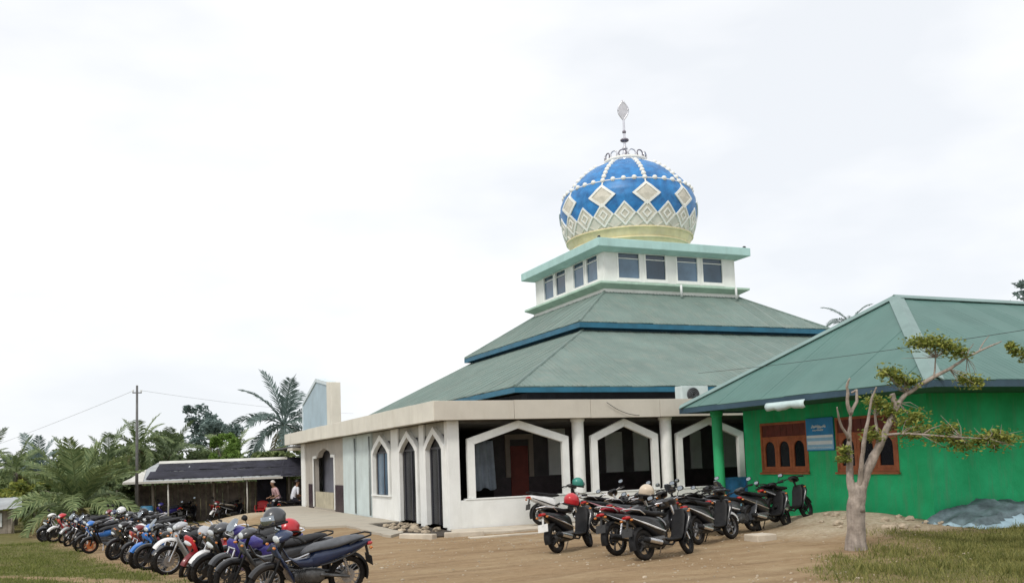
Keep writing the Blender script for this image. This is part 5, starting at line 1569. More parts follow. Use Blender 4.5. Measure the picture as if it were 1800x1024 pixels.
limb([(12.17, 10.77, 2.66), (12.21, 10.74, 2.89), (12.21, 10.72, 3.12)], 0.018, 0.007)
limb([(11.29, 11.09, 1.67), (11.10, 11.16, 1.42), (11.0, 11.17, 1.15)], 0.032, 0.030)
limb([(11.34, 11.06, 1.79), (11.40, 10.76, 1.80), (11.44, 10.42, 1.77), (11.74, 9.96, 1.70), (12.11, 9.58, 1.65)], 0.022, 0.006)
limb([(11.26, 11.11, 1.58), (11.34, 11.21, 1.97), (11.32, 11.2, 2.2), (11.38, 11.16, 2.3)], 0.028, 0.012)
for k, (p0, p1) in enumerate((((12.41, 10.66, 2.81), (12.50, 10.6, 2.60)), ((12.67, 10.53, 2.98), (12.75, 10.45, 3.2)), ((12.85, 10.44, 3.07), (13.0, 10.35, 3.32)), ((11.44, 10.42, 1.77), (11.62, 10.2, 1.9)))):
    limb([p0, tuple((np.array(p0) + np.array(p1)) / 2 + 0.02), p1], 0.012, 0.005, 'twig', 6)
clus = [(11.92, 10.83, 3.25, .13), (12.06, 10.78, 3.24, .13), (12.17, 10.72, 3.26, .15), (12.30, 10.66, 3.2, .13), (12.42, 10.62, 3.14, .13), (12.55, 10.56, 3.06, .10), (11.42, 11.0, 2.79, .11), (11.52, 10.95, 2.74, .12), (11.63, 10.91, 2.66, .12), (11.76, 10.86, 2.62, .10), (12.62, 10.56, 2.63, .10), (12.78, 10.5, 2.60, .10),
        (11.30, 11.18, 2.35, .12), (11.42, 11.13, 2.26, .13), (11.50, 11.03, 2.14, .11), (11.58, 10.88, 1.99, .14), (11.68, 10.74, 2.06, .12), (11.60, 10.78, 1.78, .15), (11.66, 10.62, 1.86, .12), (11.68, 10.31, 1.72, .12), (11.83, 10.14, 1.66, .16), (11.74, 10.18, 1.84, .11), (11.90, 10.03, 1.58, .14), (12.01, 9.84, 1.66, .12), (12.08, 9.71, 1.61, .14), (12.19, 9.54, 1.66, .12), (12.12, 9.68, 1.73, .10), (11.12, 11.11, 1.79, .11), (10.73, 11.29, 1.58, .06), (10.71, 11.31, 1.44, .06)]
rng = np.random.RandomState(8)
v = np.concatenate([leaf_cloud([c_[:3] for c_ in clus], [[c_[3] * 1.25, c_[3] * 1.25, c_[3] * 0.72] for c_ in clus], 115, 0.040, 0.45, rng),
                    leaf_cloud([c_[:3] for c_ in clus], [[c_[3] * 2.3, c_[3] * 2.3, c_[3] * 1.5] for c_ in clus], 85, 0.036, 0.45, rng)])
leaf_obj('crown', v, LEAF_DRY, T)
nodes_ = [Vector(p) for p in ((12.09, 10.82, 2.64), (12.21, 10.72, 3.0), (12.41, 10.66, 2.81), (12.67, 10.53, 2.98), (11.59, 10.96, 2.29), (11.76, 10.92, 2.45), (11.48, 11.03, 2.05), (11.33, 11.07, 1.78), (11.40, 10.76, 1.80), (11.44, 10.42, 1.77), (11.74, 9.96, 1.70), (12.0, 9.7, 1.67), (11.34, 11.21, 2.1), (10.87, 11.35, 1.48), (10.92, 11.04, 1.66))]
tw = MB()
for c_ in clus:
    p = Vector(c_[:3])
    q = min(nodes_, key=lambda a_: (a_ - p).length)
    for k in range(5):
        e_ = p + Vector(rng.normal(0, c_[3] * 0.8, 3))
        m_ = (q + e_) / 2 + Vector(rng.normal(0, 0.03, 3))
        tw.tube([q, m_, e_], [0.007, 0.005, 0.002], 4, cap=False)
tw.build('twigs', BARK, T, smooth=True)['kind'] = 'stuff'

# branch tips of a neighbouring tree that reach in at the right edge
T2 = empty('edge_tree', (12.6, 7.3, 0), 'olive leafed tree at the right edge reaching in with its leaf tips', 'tree')
MB().tube([(12.6, 7.3, -0.1), (12.55, 7.32, 1.2), (12.3, 7.5, 2.1), (11.6, 7.9, 2.6), (10.9, 8.25, 2.78)], [0.12, 0.10, 0.06, 0.03, 0.01], 8).build('trunk', BARK, T2, smooth=True)
v = leaf_cloud([(10.85, 8.27, 2.78), (10.98, 8.2, 2.68), (10.80, 8.30, 2.86), (11.3, 8.05, 2.7), (11.7, 7.85, 2.75), (12.2, 7.6, 2.6), (12.5, 7.2, 2.8)], [[.10, .10, .08], [.12, .12, .10], [.06, .06, .05]] + [[.3, .3, .2]] * 4, 110, 0.04, 0.5, np.random.RandomState(4))
leaf_obj('crown', v, LEAF_DRY, T2)

# palms
def frond_mesh(name, droop, leaf=0.26, pairs=34, hang=0.5, wid=0.028, seed=0):
    rg = random.Random(seed)
    pts = []
    ang = 0.0
    p = Vector((0, 0, 0))
    N_ = 16
    for i in range(N_ + 1):
        pts.append(p.copy())
        ang = droop * (i / N_) ** 1.5
        p = p + Vector((math.cos(ang), 0, -math.sin(ang))) / N_
    mb = MB()
    mb.tube(pts, [0.014 * (1 - 0.85 * i / N_) for i in range(N_ + 1)], 5)
    def at(t):
        f_ = t * N_
        i = min(N_ - 1, int(f_))
        return pts[i].lerp(pts[i + 1], f_ - i), (pts[i + 1] - pts[i]).normalized()
    for k in range(pairs):
        t = 0.14 + 0.85 * k / pairs
        q, tn = at(t)
        upv = Vector((0, 1, 0)).cross(tn) * -1
        L_ = leaf * (0.45 + 0.55 * math.sin(math.pi * min(1, (t - 0.05) * 1.05)) ** 0.7) * (1 - 0.35 * max(0, t - 0.7) / 0.3)
        for s_ in (-1, 1):
            a = rg.uniform(0.75, 1.0)
            d = (tn * math.cos(a) + Vector((0, s_, 0)) * math.sin(a) + upv * rg.uniform(0.05, 0.35)).normalized()
            ll = L_ * rg.uniform(0.8, 1.1)
            m1 = q + d * ll * 0.5
            e_ = m1 + (d + Vector((0, 0, -hang * rg.uniform(0.7, 1.4)))).normalized() * ll * 0.5
            w = tn * wid * 0.5
            w2 = tn * wid * 0.55
            mb.add([q - w * 0.5, q + w * 0.5, m1 + w2, m1 - w2, e_ + w2 * 0.12, e_ - w2 * 0.12], [(0, 1, 2, 3), (3, 2, 4, 5)])
    me = bpy.data.meshes.new(name)
    me.from_pydata(mb.v, [], mb.f)
    me.update()
    return me
FRONDS = [frond_mesh('frond_mesh', d_, seed=i, hang=h_, leaf=l_) for i, (d_, h_, l_) in enumerate(((0.9, 0.5, .24), (1.5, 0.7, .24), (2.1, 0.9, .22), (0.5, 0.3, .22)))]
BARKP = PBARK
def palm(base, top, fr_len, count, label, mat, group, r=0.16, seed=0, emin=-35, emax=82, withered=2, name='palm_tree', bias=None):
    rg = random.Random(seed)
    o = empty(name, base, label, 'palm', group)
    b_, t_ = Vector(base), Vector(top)
    pts = [b_.lerp(t_, i / 8) + Vector((0.10 * math.sin(i * 0.6), 0.06 * math.sin(i * 0.9), 0)) * (i / 8) * (1 - i / 8) * 3 for i in range(9)]
    pts[0].z -= 0.2
    mb = MB().tube(pts, [r * (1.35 - 0.55 * i / 8) for i in range(9)], 10)
    mb.build('trunk', BARKP, o, smooth=True)
    for i in range(count):
        f_ = (i + 0.5) / count
        el = emax + (emin - emax) * f_ ** 0.85 + rg.uniform(-8, 8)
        az = i * 137.5 + rg.uniform(-15, 15)
        if bias is not None and i < len(bias): az, el = bias[i]
        me = FRONDS[3 if el > 65 else (0 if el > 45 else (1 if el > 10 else 2))]
        ob = bpy.data.objects.new('frond', me)
        COL.objects.link(ob)
        mt = LEAF_Y if i >= count - withered else mat
        if not me.materials: me.materials.append(mt)
        ob.parent = o
        ob.material_slots[0].link = 'OBJECT'
        ob.material_slots[0].material = mt
        ob.location = t_ - b_
        s_ = fr_len * rg.uniform(0.85, 1.12)
        ob.scale = (s_, s_, s_)
        ob.rotation_mode = 'QUATERNION'
        from mathutils import Euler
        ob.rotation_quaternion = (Matrix.Rotation(R(az), 3, 'Z') @ Matrix.Rotation(-R(el), 3, 'Y') @ Matrix.Rotation(rg.uniform(-0.5, 0.5), 3, 'X')).to_quaternion()
    return o
PG = 'palms around the yard'
palm((-1.0, 40.0, -0.6), (-1.0, 40.0, 0.40), 2.9, 34, 'big low oil palm with spreading fronds behind the parked rows', LEAF_P, PG, 0.30, 1, -15, 88, 5)
palm((9.3, 52.9, -0.6), (9.25, 52.8, 4.1), 3.4, 22, 'tall coconut palm behind the porch roof', LEAF_BL, PG, 0.14, 2, -55, 85, 2)
palm((1.57, 51.8, -0.6), (1.57, 51.8, 2.9), 2.3, 18, 'palm behind the utility pole', LEAF_P, PG, 0.14, 3, -45, 80, 2)
palm((3.4, 53.3, -0.6), (3.3, 53.3, 2.6), 2.3, 18, 'palm behind the left end of the shed roof', LEAF_A, PG, 0.14, 4, -50, 78, 2)
palm((0.0, 50.0, -0.6), (0.1, 50.0, 2.1), 2.1, 16, 'shorter palm left of the utility pole', LEAF_A, PG, 0.14, 5, -40, 80, 2)
palm((-4.0, 50.0, -0.6), (-3.9, 50.0, 1.9), 2.0, 18, 'palm standing beyond the small hut', LEAF_P, PG, 0.14, 6, -40, 80, 2)
palm((-5.6, 52.6, -0.6), (-5.5, 52.6, 2.2), 2.2, 18, 'palm at the left edge of the view', LEAF_A, PG, 0.14, 7, -40, 80, 2)
palm((-3.3, 56.0, -0.6), (-3.3, 56.0, 1.9), 2.4, 12, 'dark thin palm with drooping fronds on the left skyline', LEAF_BL, PG, 0.10, 8, 10, 85, 0)
palm((6.7, 55.2, -0.6), (6.7, 55.2, 2.2), 2.4, 16, 'palm behind the middle of the shed roof', LEAF_P, PG, 0.14, 9, -40, 80, 1)
palm((34.0, 34.8, 0), (34.0, 34.8, 7.75), 1.7, 18, 'palm top showing above the left slope of the teal roof', LEAF_BL, PG, 0.15, 10, -50, 60, 1)

# broadleaf trees and shrubs
def broadleaf(name, cat, base, height, rad3, ncl, per, size, mat, label, group, seed, trunk=0.10, low=0.35):
    rg = np.random.RandomState(seed)
    o = empty(name, base, label, cat, group)
    bx_, by_, bz_ = base
    cz_ = bz_ + height - rad3[2]
    cs, rs = [], []
    for i in range(ncl):
        d = rg.normal(size=3); d /= np.linalg.norm(d)
        t = rg.rand() ** 0.4
        cs.append((bx_ + d[0] * rad3[0] * t, by_ + d[1] * rad3[1] * t, cz_ + d[2] * rad3[2] * t))
        q = rg.uniform(0.18, 0.34)
        rs.append((q * rad3[0], q * rad3[1], q * rad3[2] * 0.8))
    mbt = MB()
    mbt.tube([(bx_, by_, bz_ - 0.2), (bx_ + 0.05, by_, bz_ + height * 0.25), (bx_ - 0.05, by_ + 0.05, bz_ + height * 0.5), (bx_, by_, bz_ + height * 0.78)], [trunk * 1.3, trunk, trunk * 0.75, trunk * 0.3], 8)
    mbt.build('trunk', PBARK, o, smooth=True)
    lb = MB()
    for i in range(0, ncl, 3):
        c_ = cs[i]
        z0 = bz_ + height * rg.uniform(low, 0.65)
        mid = ((bx_ + c_[0]) / 2, (by_ + c_[1]) / 2, (z0 + c_[2]) / 2 + 0.1)
        lb.tube([(bx_, by_, z0), mid, c_], [trunk * 0.45, trunk * 0.28, trunk * 0.1], 5)
    lo_ = lb.build('limbs', PBARK, o, smooth=True)
    lo_['kind'] = 'stuff'
    leaf_obj('crown', leaf_cloud(cs, rs, per, size, 0.6, rg), mat, o)
    return o
TG = 'trees behind the yard'
broadleaf('broadleaf_tree', 'tree', (6.3, 62.8, -0.6), 6.9, (2.0, 2.0, 1.9), 26, 120, 0.16, LEAF_BL, 'open crowned bluish tree behind the shed, tallest there', TG, 1, 0.12)
broadleaf('broadleaf_tree', 'tree', (5.9, 50.5, -0.6), 4.2, (1.0, 1.0, 1.1), 22, 190, 0.13, LEAF_C, 'bright light green tree just behind the shed roof', TG, 2, 0.08)
broadleaf('broadleaf_tree', 'tree', (8.6, 50.0, -0.6), 3.6, (1.5, 1.3, 1.1), 24, 190, 0.13, LEAF_B, 'mid green leafy tree below the coconut palm', TG, 3, 0.08)
broadleaf('broadleaf_tree', 'tree', (-0.6, 54, -0.6), 3.9, (2.6, 2.0, 1.6), 32, 200, 0.15, LEAF_B, 'broad green tree between the oil palm and the pole', TG, 4, 0.10)
broadleaf('broadleaf_tree', 'tree', (3.2, 58, -0.6), 4.4, (2.6, 2.0, 1.7), 32, 180, 0.16, LEAF_A, 'dark green tree behind the left half of the shed', TG, 5, 0.10)
broadleaf('broadleaf_tree', 'tree', (-3.0, 60, -0.6), 3.7, (3.0, 2.0, 1.5), 32, 170, 0.17, LEAF_B, 'green tree on the left behind the small hut', TG, 6, 0.10)
broadleaf('broadleaf_tree', 'tree', (36.6, 27.0, 0), 8.9, (1.5, 1.5, 1.5), 14, 40, 0.16, LEAF_BL, 'sparse dark tree top showing above the teal ridge at the right', TG, 7, 0.10)
SG_ = 'shrubs behind the parked rows'
for i, (x, y, h_, rx_, m_, lab) in enumerate((
    (-5.2, 48.8, 2.3, 1.5, LEAF_B, 'green shrub behind the small hut at the left edge'),
    (-3.0, 47.5, 2.1, 1.3, LEAF_DRY, 'yellowish shrub between the small hut and the oil palm'),
    (-1.7, 46.0, 2.4, 1.4, LEAF_B, 'green shrub just left of the oil palm'),
    (-2.2, 44.5, 1.5, 1.0, LEAF_A, 'low dark shrub beside the small hut'),
    (0.5, 45.8, 2.2, 1.2, LEAF_A, 'dark shrub between the oil palm and the shed'),
    (1.0, 47.5, 3.0, 1.4, LEAF_B, 'green shrub behind the left corner of the shed'),
    (3.6, 49.0, 3.2, 1.4, LEAF_A, 'dark shrub rising behind the shed roof'),
    (0.15, 43.0, 1.3, 0.8, LEAF_A, 'low dark shrub at the foot of the oil palm'))):
    broadleaf('shrub', 'shrub', (x, y, -0.6), h_, (rx_, rx_, h_ * 0.48), 22, 170, 0.11, m_, lab, SG_, 20 + i, 0.05, 0.1)
# far wood that closes the horizon
rng = np.random.RandomState(77)
cs, rs = [], []
for i in range(760):
    a = rng.uniform(-38, 62)
    d = rng.uniform(75, 120)
    yaw = R(90 + YAW - 0) 
    th = R(66.1 + 23.89 - a) if False else R(90 - a)
    x, y = d * math.cos(th), d * math.sin(th)
    hgt = (1.7 + 2.0 * (0.5 + 0.5 * mnoise.noise(Vector((a * 0.12, 0, 0))))) * rng.uniform(0.4, 1.0)
    cs.append((x, y, -0.6 + hgt)); rs.append((2.6, 2.6, 1.4))
    cs.append((x, y, -0.6 + hgt * 0.45)); rs.append((2.6, 2.6, 1.6))
fo = leaf_obj('far_wood', leaf_cloud(cs, rs, 34, 0.55, 0.7, rng), LEAF_A, None)
tag(fo, 'far green wood along the horizon behind the yard', 'wood', kind='stuff')

# ------------------------------------------------------------------ shed with its posts, boards and netting
SHA = R(-7.8)
SH = empty('open_shed', (1.1, 43.5, -0.62), 'low open wooden shed with zinc roof edge and black shade netting', 'shed', rz=SHA, world_parts=False)
LEN, DEP_, EZs, RZs = 8.6, 4.2, 1.86, 2.72
MB().add([(-0.35, -0.45, EZs), (LEN, -0.45, EZs + 0.02), (LEN, DEP_ / 2, RZs), (0.9, DEP_ / 2, RZs), (LEN, DEP_ + 0.3, EZs), (-0.35, DEP_ + 0.3, EZs)], [(0, 1, 2, 3), (3, 2, 4, 5), (0, 3, 5)]).build('roof_base', ZINC, SH)
# roof sheets on the front slope, pale at the left, netted further along
for i in range(11):
    x0, x1 = -0.35 + i * 0.815, -0.35 + (i + 1) * 0.815 - 0.015
    t0 = 0.0
    top = lambda x: min(1.0, max(0.05, (x + 0.35) / 1.25))
    z_ = lambda t: EZs + (RZs - EZs) * t + 0.02
    y_ = lambda t: -0.5 + (DEP_ / 2 + 0.5) * t
    mb = MB()
    k = 7
    vv = []
    for j in range(k):
        x = x0 + (x1 - x0) * j / (k - 1)
        b_ = 0.012 * (j % 2) + 0.006 * random.random()
        vv += [(x, y_(-0.01 * random.random()), z_(0) + b_), (x, y_(top(x)), z_(top(x)) + b_)]
    mb.add(vv, [(2 * j, 2 * j + 2, 2 * j + 3, 2 * j + 1) for j in range(k - 1)])
    mb.build('roof_sheet', ZINCL if i < 1 else ZINC, SH)
# pale ridge sheet and front drip edge
MB().add([(0.9, DEP_ / 2 - 0.35, RZs - 0.06), (LEN - 2.0, DEP_ / 2 - 0.35, RZs - 0.04), (LEN - 2.0, DEP_ / 2, RZs + 0.08), (0.9, DEP_ / 2, RZs + 0.06), (LEN - 2.0, DEP_ / 2 + 0.35, RZs - 0.04), (0.9, DEP_ / 2 + 0.35, RZs - 0.06)], [(0, 1, 2, 3), (3, 2, 4, 5)]).build('ridge_sheet', ZINCL, SH)
for x0, x1 in ((-0.36, 2.3), (2.35, 4.6), (4.62, 6.3)):
    MB().box(x0, x1, -0.55, -0.50, EZs - 0.06 + 0.01 * random.random(), EZs + 0.04).build('drip_board', ZINCL, SH)
# netting draped over the front slope
def net(x0, x1, t0, t1, seed, sag=0.05):
    mb = MB()
    NX_, NY_ = 40, 10
    vv = []
    for j in range(NY_ + 1):
        for i in range(NX_ + 1):
            u, t = i / NX_, t0 + (t1 - t0) * j / NY_
            x = x0 + (x1 - x0) * u + 0.25 * (t - t0) * (1 if u < 0.5 else 0)
            vv.append((x, -0.5 + (DEP_ / 2 + 0.5) * t, EZs + (RZs - EZs) * t + 0.055 + 0.04 * mnoise.noise(Vector((u * 9, t * 4, seed))) + 0.03 * abs(mnoise.noise(Vector((u * 22, t * 2, seed))))))
    mb.add(vv, [(j * (NX_ + 1) + i, j * (NX_ + 1) + i + 1, (j + 1) * (NX_ + 1) + i + 1, (j + 1) * (NX_ + 1) + i) for j in range(NY_) for i in range(NX_)])
    o = mb.build('shade_net', NETTING, SH, smooth=True)
    md = o.modifiers.new('solid', 'SOLIDIFY'); md.thickness = 0.01
net(0.55, LEN, 0.07, 0.46, 3)
net(0.85, LEN, 0.48, 0.84, 5)
net(6.2, LEN, 0.0, 0.98, 8)
for x, y, r_ in ((0.15, -0.3, 0.05), (1.45, -0.32, 0.035), (4.75, -0.3, 0.03), (0.75, 0.5, 0.06), (3.3, 0.6, 0.05), (6.6, 0.3, 0.05), (8.3, -0.2, 0.05)):
    MB().tube([(x, y, -0.1), (x + 0.02, y, EZs * 0.5), (x, y, EZs + 0.1)], r_, 8).build('post', WOODP if y > -0.25 or r_ > 0.045 else ZINCL, SH, smooth=True)
# plank back wall
pk = MB().box(-0.115, 0.115, -0.015, 0.015, 0, 1.72).mesh('plank')
SHWOOD_DIM = surf('shed_wood', (0.15, 0.125, 0.105), 0.9, 0.3, 4, 0.3, 40, stain=(0.07, 0.06, 0.052), stain_amt=0.7, stain_scale=(6, 6, 0.6))  # darker copy of the weathered wood, shade inside the shed put into it
for i in range(36):
    o = place('plank', pk, SHWOOD_DIM, SH, (0.2 + i * 0.24, 1.25 + random.uniform(-.01, .01), random.uniform(-0.05, 0.03)), (0, 0, random.uniform(-.03, .03)))
pk2 = MB().box(-0.015, 0.015, -0.115, 0.115, 0, 1.72).mesh('plank')
for i in range(3):
    place('plank', pk2, SHWOOD_DIM, SH, (0.1, 0.6 + i * 0.24, random.uniform(-0.05, 0.03)))
for x0, x1 in ((5.2, 6.5), (7.2, LEN)):
    mb = MB()
    vv = [(x0 + (x1 - x0) * i / 10, 0.9 + 0.05 * math.sin(i * 1.7) + 0.02 * j, 0.15 + (EZs - 0.15) * j / 4) for j in range(5) for i in range(11)]
    mb.add(vv, [(j * 11 + i, j * 11 + i + 1, (j + 1) * 11 + i + 1, (j + 1) * 11 + i) for j in range(4) for i in range(10)])
    o = mb.build('side_net', NETTING, SH, smooth=True)
    md = o.modifiers.new('solid', 'SOLIDIFY'); md.thickness = 0.01
def shw(x, y, z=0):
    return (1.1 + x * math.cos(SHA) - y * math.sin(SHA), 43.5 + x * math.sin(SHA) + y * math.cos(SHA), -0.62 + z)
SHB = 'motorcycles parked in the open shed'
for k, x, y, hd, c1, c2, c3, lab, kw in (
    ('underbone', 1.3, 0.45, 215, 'purple', 'silver', 'silver', 'purple motorcycle in the left bay of the open shed', dict(seat=SEATG)),
    ('underbone', 2.35, 0.4, 60, 'black', 'grey', 'white', 'black motorcycle in the open shed behind the thin pale post', {}),
    ('underbone', 3.55, 0.25, 215, 'maroon', 'white', 'maroon', 'maroon and white motorcycle in the open shed', {}),
    ('underbone', 4.2, 0.2, 35, 'black', 'silver', 'silver', 'black motorcycle with a pale lit seat in the open shed', dict(seat=surf('seat_lit_pale', (0.42, 0.38, 0.33), 0.6, 0.1, 5, 0.1, obj=True))),  # light falling on the seat is put into its pale colour
    ('underbone', 6.15, -0.7, 200, 'grey', 'black', 'black', 'grey motorcycle under the seated person in pink by the porch', {}),
    ('scooter', 6.85, -1.1, 20, 'black', 'black', 'black', 'black scooter under the seated person in white by the porch', {})):
    w = shw(x, y)
    o = bike(k, w[0], w[1], hd, -8 if x < 6 else 0, c1, c2, c3, lab, SHB, **kw)
    o.location.z = terrain(w[0], w[1])

# red plastic chair, blue drum
w = shw(5.35, 0.25)
CH = empty('plastic_chair', w, 'red plastic chair standing in the open shed', 'chair', rz=R(240), world_parts=False)
REDP = surf('red_plastic', (0.50, 0.03, 0.035), 0.45, 0.1, 4, 0.02)
mb = MB().loft([(-0.22, 0.42, 0.20, 0.02), (0.22, 0.43, 0.22, 0.02)], 12, 5); mb.build('seat', REDP, CH)
mb = MB()
vv = []
for j in range(5):
    for i in range(7):
        a = R(-50 + 100 * i / 6)
        vv.append((-0.20 - 0.05 * j / 4 + 0.10 * (1 - math.cos(a)), 0.24 * math.sin(a) / math.sin(R(50)), 0.43 + 0.40 * j / 4 - 0.05 * (abs(i - 3) / 3) ** 2 * (j == 4)))
mb.add(vv, [(j * 7 + i, j * 7 + i + 1, (j + 1) * 7 + i + 1, (j + 1) * 7 + i) for j in range(4) for i in range(6)])
o = mb.build('backrest', REDP, CH, smooth=True); md = o.modifiers.new('solid', 'SOLIDIFY'); md.thickness = 0.02
for sx in (-1, 1):
    for sy in (-1, 1):
        MB().tube([(sx * 0.17, sy * 0.17, 0.41), (sx * 0.23, sy * 0.22, 0)], [0.028, 0.02], 6).build('leg', REDP, CH)
    MB().tube([(-0.2, sx * 0.23, 0.62), (0.1, sx * 0.25, 0.62), (0.17, sx * 0.22, 0.43)], 0.02, 6).build('arm_rest', REDP, CH)
w = shw(0.55, 0.05)
DR = empty('plastic_drum', w, 'blue plastic drum at the left end of the shed', 'drum', world_parts=False)
BLP = surf('blue_plastic', (0.06, 0.22, 0.38), 0.5, 0.12, 4, 0.03)
MB().lathe([(0.0, 0.0), (0.24, 0.0), (0.27, 0.05), (0.28, 0.25), (0.295, 0.27), (0.28, 0.29), (0.28, 0.5), (0.295, 0.52), (0.28, 0.54), (0.27, 0.78), (0.23, 0.84), (0.0, 0.84)], (0, 0, 0), 24).build('body', BLP, DR, smooth=True)
MB().lathe([(0.0, 0.87), (0.20, 0.87), (0.21, 0.84), (0.2, 0.83)], (0, 0, 0), 24).build('lid', BLACKP, DR, smooth=True)

# ------------------------------------------------------------------ people sitting on the motorcycles by the porch
SKIN = surf('skin', (0.30, 0.17, 0.11), 0.55, 0.06, 6, 0.02, obj=True)
HAIR = surf('hair', (0.012, 0.010, 0.010), 0.6, 0.2, 10, 0.1, obj=True)
def person(loc, rz, shirt, trousers, label, cap=None, lean=0.15):
    o = empty('person', loc, label, 'person', 'people by the porch', rz, world_parts=False)
    # seated pose facing +x; origin on the ground, hips at seat height
    J = [('pelvis', (0, 0, 0.86), 0.14, None), ('waist', (0.01, 0, 1.02), 0.125, 0), ('chest', (0.05 + lean * 0.3, 0, 1.22), 0.145, 1), ('shoulders', (0.07 + lean * 0.5, 0, 1.36), 0.11, 2),
         ('neck', (0.09 + lean * 0.6, 0, 1.45), 0.052, 3), ('chin', (0.12 + lean * 0.7, 0, 1.53), 0.072, 4), ('head', (0.12 + lean * 0.7, 0, 1.62), 0.092, 5), ('crown', (0.11 + lean * 0.7, 0, 1.70), 0.068, 6)]
    for s_ in (-1, 1):
        k = len(J)
        J += [('sh', (0.07 + lean * 0.5, s_ * 0.18, 1.35), 0.066, 3), ('elbow', (0.12, s_ * 0.24, 1.09), 0.048, k), ('wrist', (0.34, s_ * 0.20, 0.98), 0.034, k + 1), ('palm', (0.41, s_ * 0.18, 0.97), 0.036, k + 2)]
        k = len(J)
        J += [('hip', (0.04, s_ * 0.10, 0.83), 0.095, 0), ('knee', (0.42, s_ * 0.20, 0.70), 0.068, k), ('calf', (0.36, s_ * 0.21, 0.45), 0.056, k + 1), ('ankle', (0.27, s_ * 0.21, 0.20), 0.040, k + 2), ('toe', (0.42, s_ * 0.23, 0.13), 0.036, k + 3)]
    base = len(J)
    for s_ in (-1, 1):
        pi_ = [i for i, j in enumerate(J) if j[0] == 'palm'][0 if s_ < 0 else 1]
        for f_ in range(4):
            k = len(J)
            y = s_ * 0.18 + (f_ - 1.5) * 0.019
            ln = (0.055, 0.065, 0.062, 0.05)[f_]
            J += [('finger', (0.45 + ln * 0.4, y, 0.965), 0.0095, pi_), ('finger', (0.45 + ln * 0.8, y, 0.935), 0.0085, k)]
        k = len(J)
        J += [('finger', (0.42, s_ * 0.135, 0.95), 0.011, pi_)]
    me = bpy.data.meshes.new('person_body')
    me.from_pydata([j[1] for j in J], [(i, j[3]) for i, j in enumerate(J) if j[3] is not None], [])
    ob = bpy.data.objects.new('tmp_body', me)
    COL.objects.link(ob)
    sk = ob.modifiers.new('skin', 'SKIN')
    for i, j in enumerate(J):
        sv = me.skin_vertices[0].data[i]
        sv.radius = (j[2], j[2])
        sv.use_root = (i == 0)
    ss = ob.modifiers.new('sub', 'SUBSURF'); ss.levels = 1; ss.render_levels = 1
    dg = bpy.context.evaluated_depsgraph_get()
    nm = bpy.data.meshes.new_from_object(ob.evaluated_get(dg))
    bpy.data.objects.remove(ob)
    nm.name = 'body'
    for m_ in (SKIN, shirt, trousers, HAIR, BLACKP): nm.materials.append(m_)
    jp = np.array([j[1] for j in J]); jn = [j[0] for j in J]
    for p in nm.polygons:
        c_ = p.center
        i = int(np.argmin(np.linalg.norm(jp - np.array(c_), axis=1)))
        q = jn[i]
        if q in ('pelvis',): m_ = 1 if c_.z > 0.9 else 2
        elif q in ('waist', 'chest', 'shoulders', 'sh'): m_ = 1
        elif q == 'elbow': m_ = 1 if c_.z > 1.1 else 0
        elif q in ('hip', 'knee', 'calf'): m_ = 2
        elif q == 'ankle': m_ = 2 if c_.z > 0.2 else 4
        elif q == 'toe': m_ = 4
        else: m_ = 0
        p.material_index = m_
        p.use_smooth = True
    b_ = bpy.data.objects.new('body', nm)
    COL.objects.link(b_); b_.parent = o
    hx_ = 0.115 + lean * 0.7
    hr = MB()
    prof = [(0.001, 0.118)] + [(0.104 * math.sin(R(t)), 0.115 * math.cos(R(t))) for t in range(12, 100, 11)]
    hr.lathe(prof, (hx_ - 0.015, 0, 1.63), 16)
    hr.v = [(x - (0.02 if z < 1.66 else 0), y, z) for x, y, z in hr.v]
    hr.build('hair' if not cap else 'cap', cap or HAIR, o, smooth=True)
    fc = MB()
    fc.add([(hx_ + 0.088, -0.012, 1.585), (hx_ + 0.088, 0.012, 1.585), (hx_ + 0.115, 0, 1.588), (hx_ + 0.088, 0, 1.635)], [(0, 2, 3), (2, 1, 3), (0, 1, 2)])
    fc.build('nose', SKIN, o)
    for s_ in (-1, 1):
        MB().ball((hx_ + 0.084, s_ * 0.033, 1.632), (0.010, 0.013, 0.008), 8, 5).build('eye', BLACKP, o, smooth=True)
        MB().ball((hx_ - 0.01, s_ * 0.096, 1.615), (0.018, 0.010, 0.028), 8, 5).build('ear', SKIN, o, smooth=True)
    MB().ball((hx_ + 0.085, 0, 1.555), (0.008, 0.026, 0.006), 8, 5).build('mouth', surf('lips', (0.22, 0.08, 0.07), 0.5, 0.05, 5, 0), o, smooth=True)
    return o
PINK = surf('pink_shirt', (0.52, 0.34, 0.36), 0.9, 0.12, 6, 0.1, obj=True)
WSH = surf('white_shirt', (0.66, 0.68, 0.74), 0.9, 0.08, 6, 0.1, obj=True)
TRS = surf('dark_trousers', (0.025, 0.027, 0.04), 0.9, 0.2, 6, 0.1, obj=True)
w = shw(6.10, -0.71)
person((w[0], w[1], terrain(w[0], w[1]) - 0.02), R(200), PINK, TRS, 'person in a pale pink shirt sitting on a motorcycle by the porch', cap=surf('pale_cap', (0.60, 0.55, 0.52), 0.9, 0.08, 6, 0.1), lean=0.25)
w = shw(6.70, -1.12)
person((w[0], w[1], terrain(w[0], w[1]) - 0.02), R(20), WSH, TRS, 'person in a white shirt sitting on a scooter with back turned by the porch', lean=0.2)

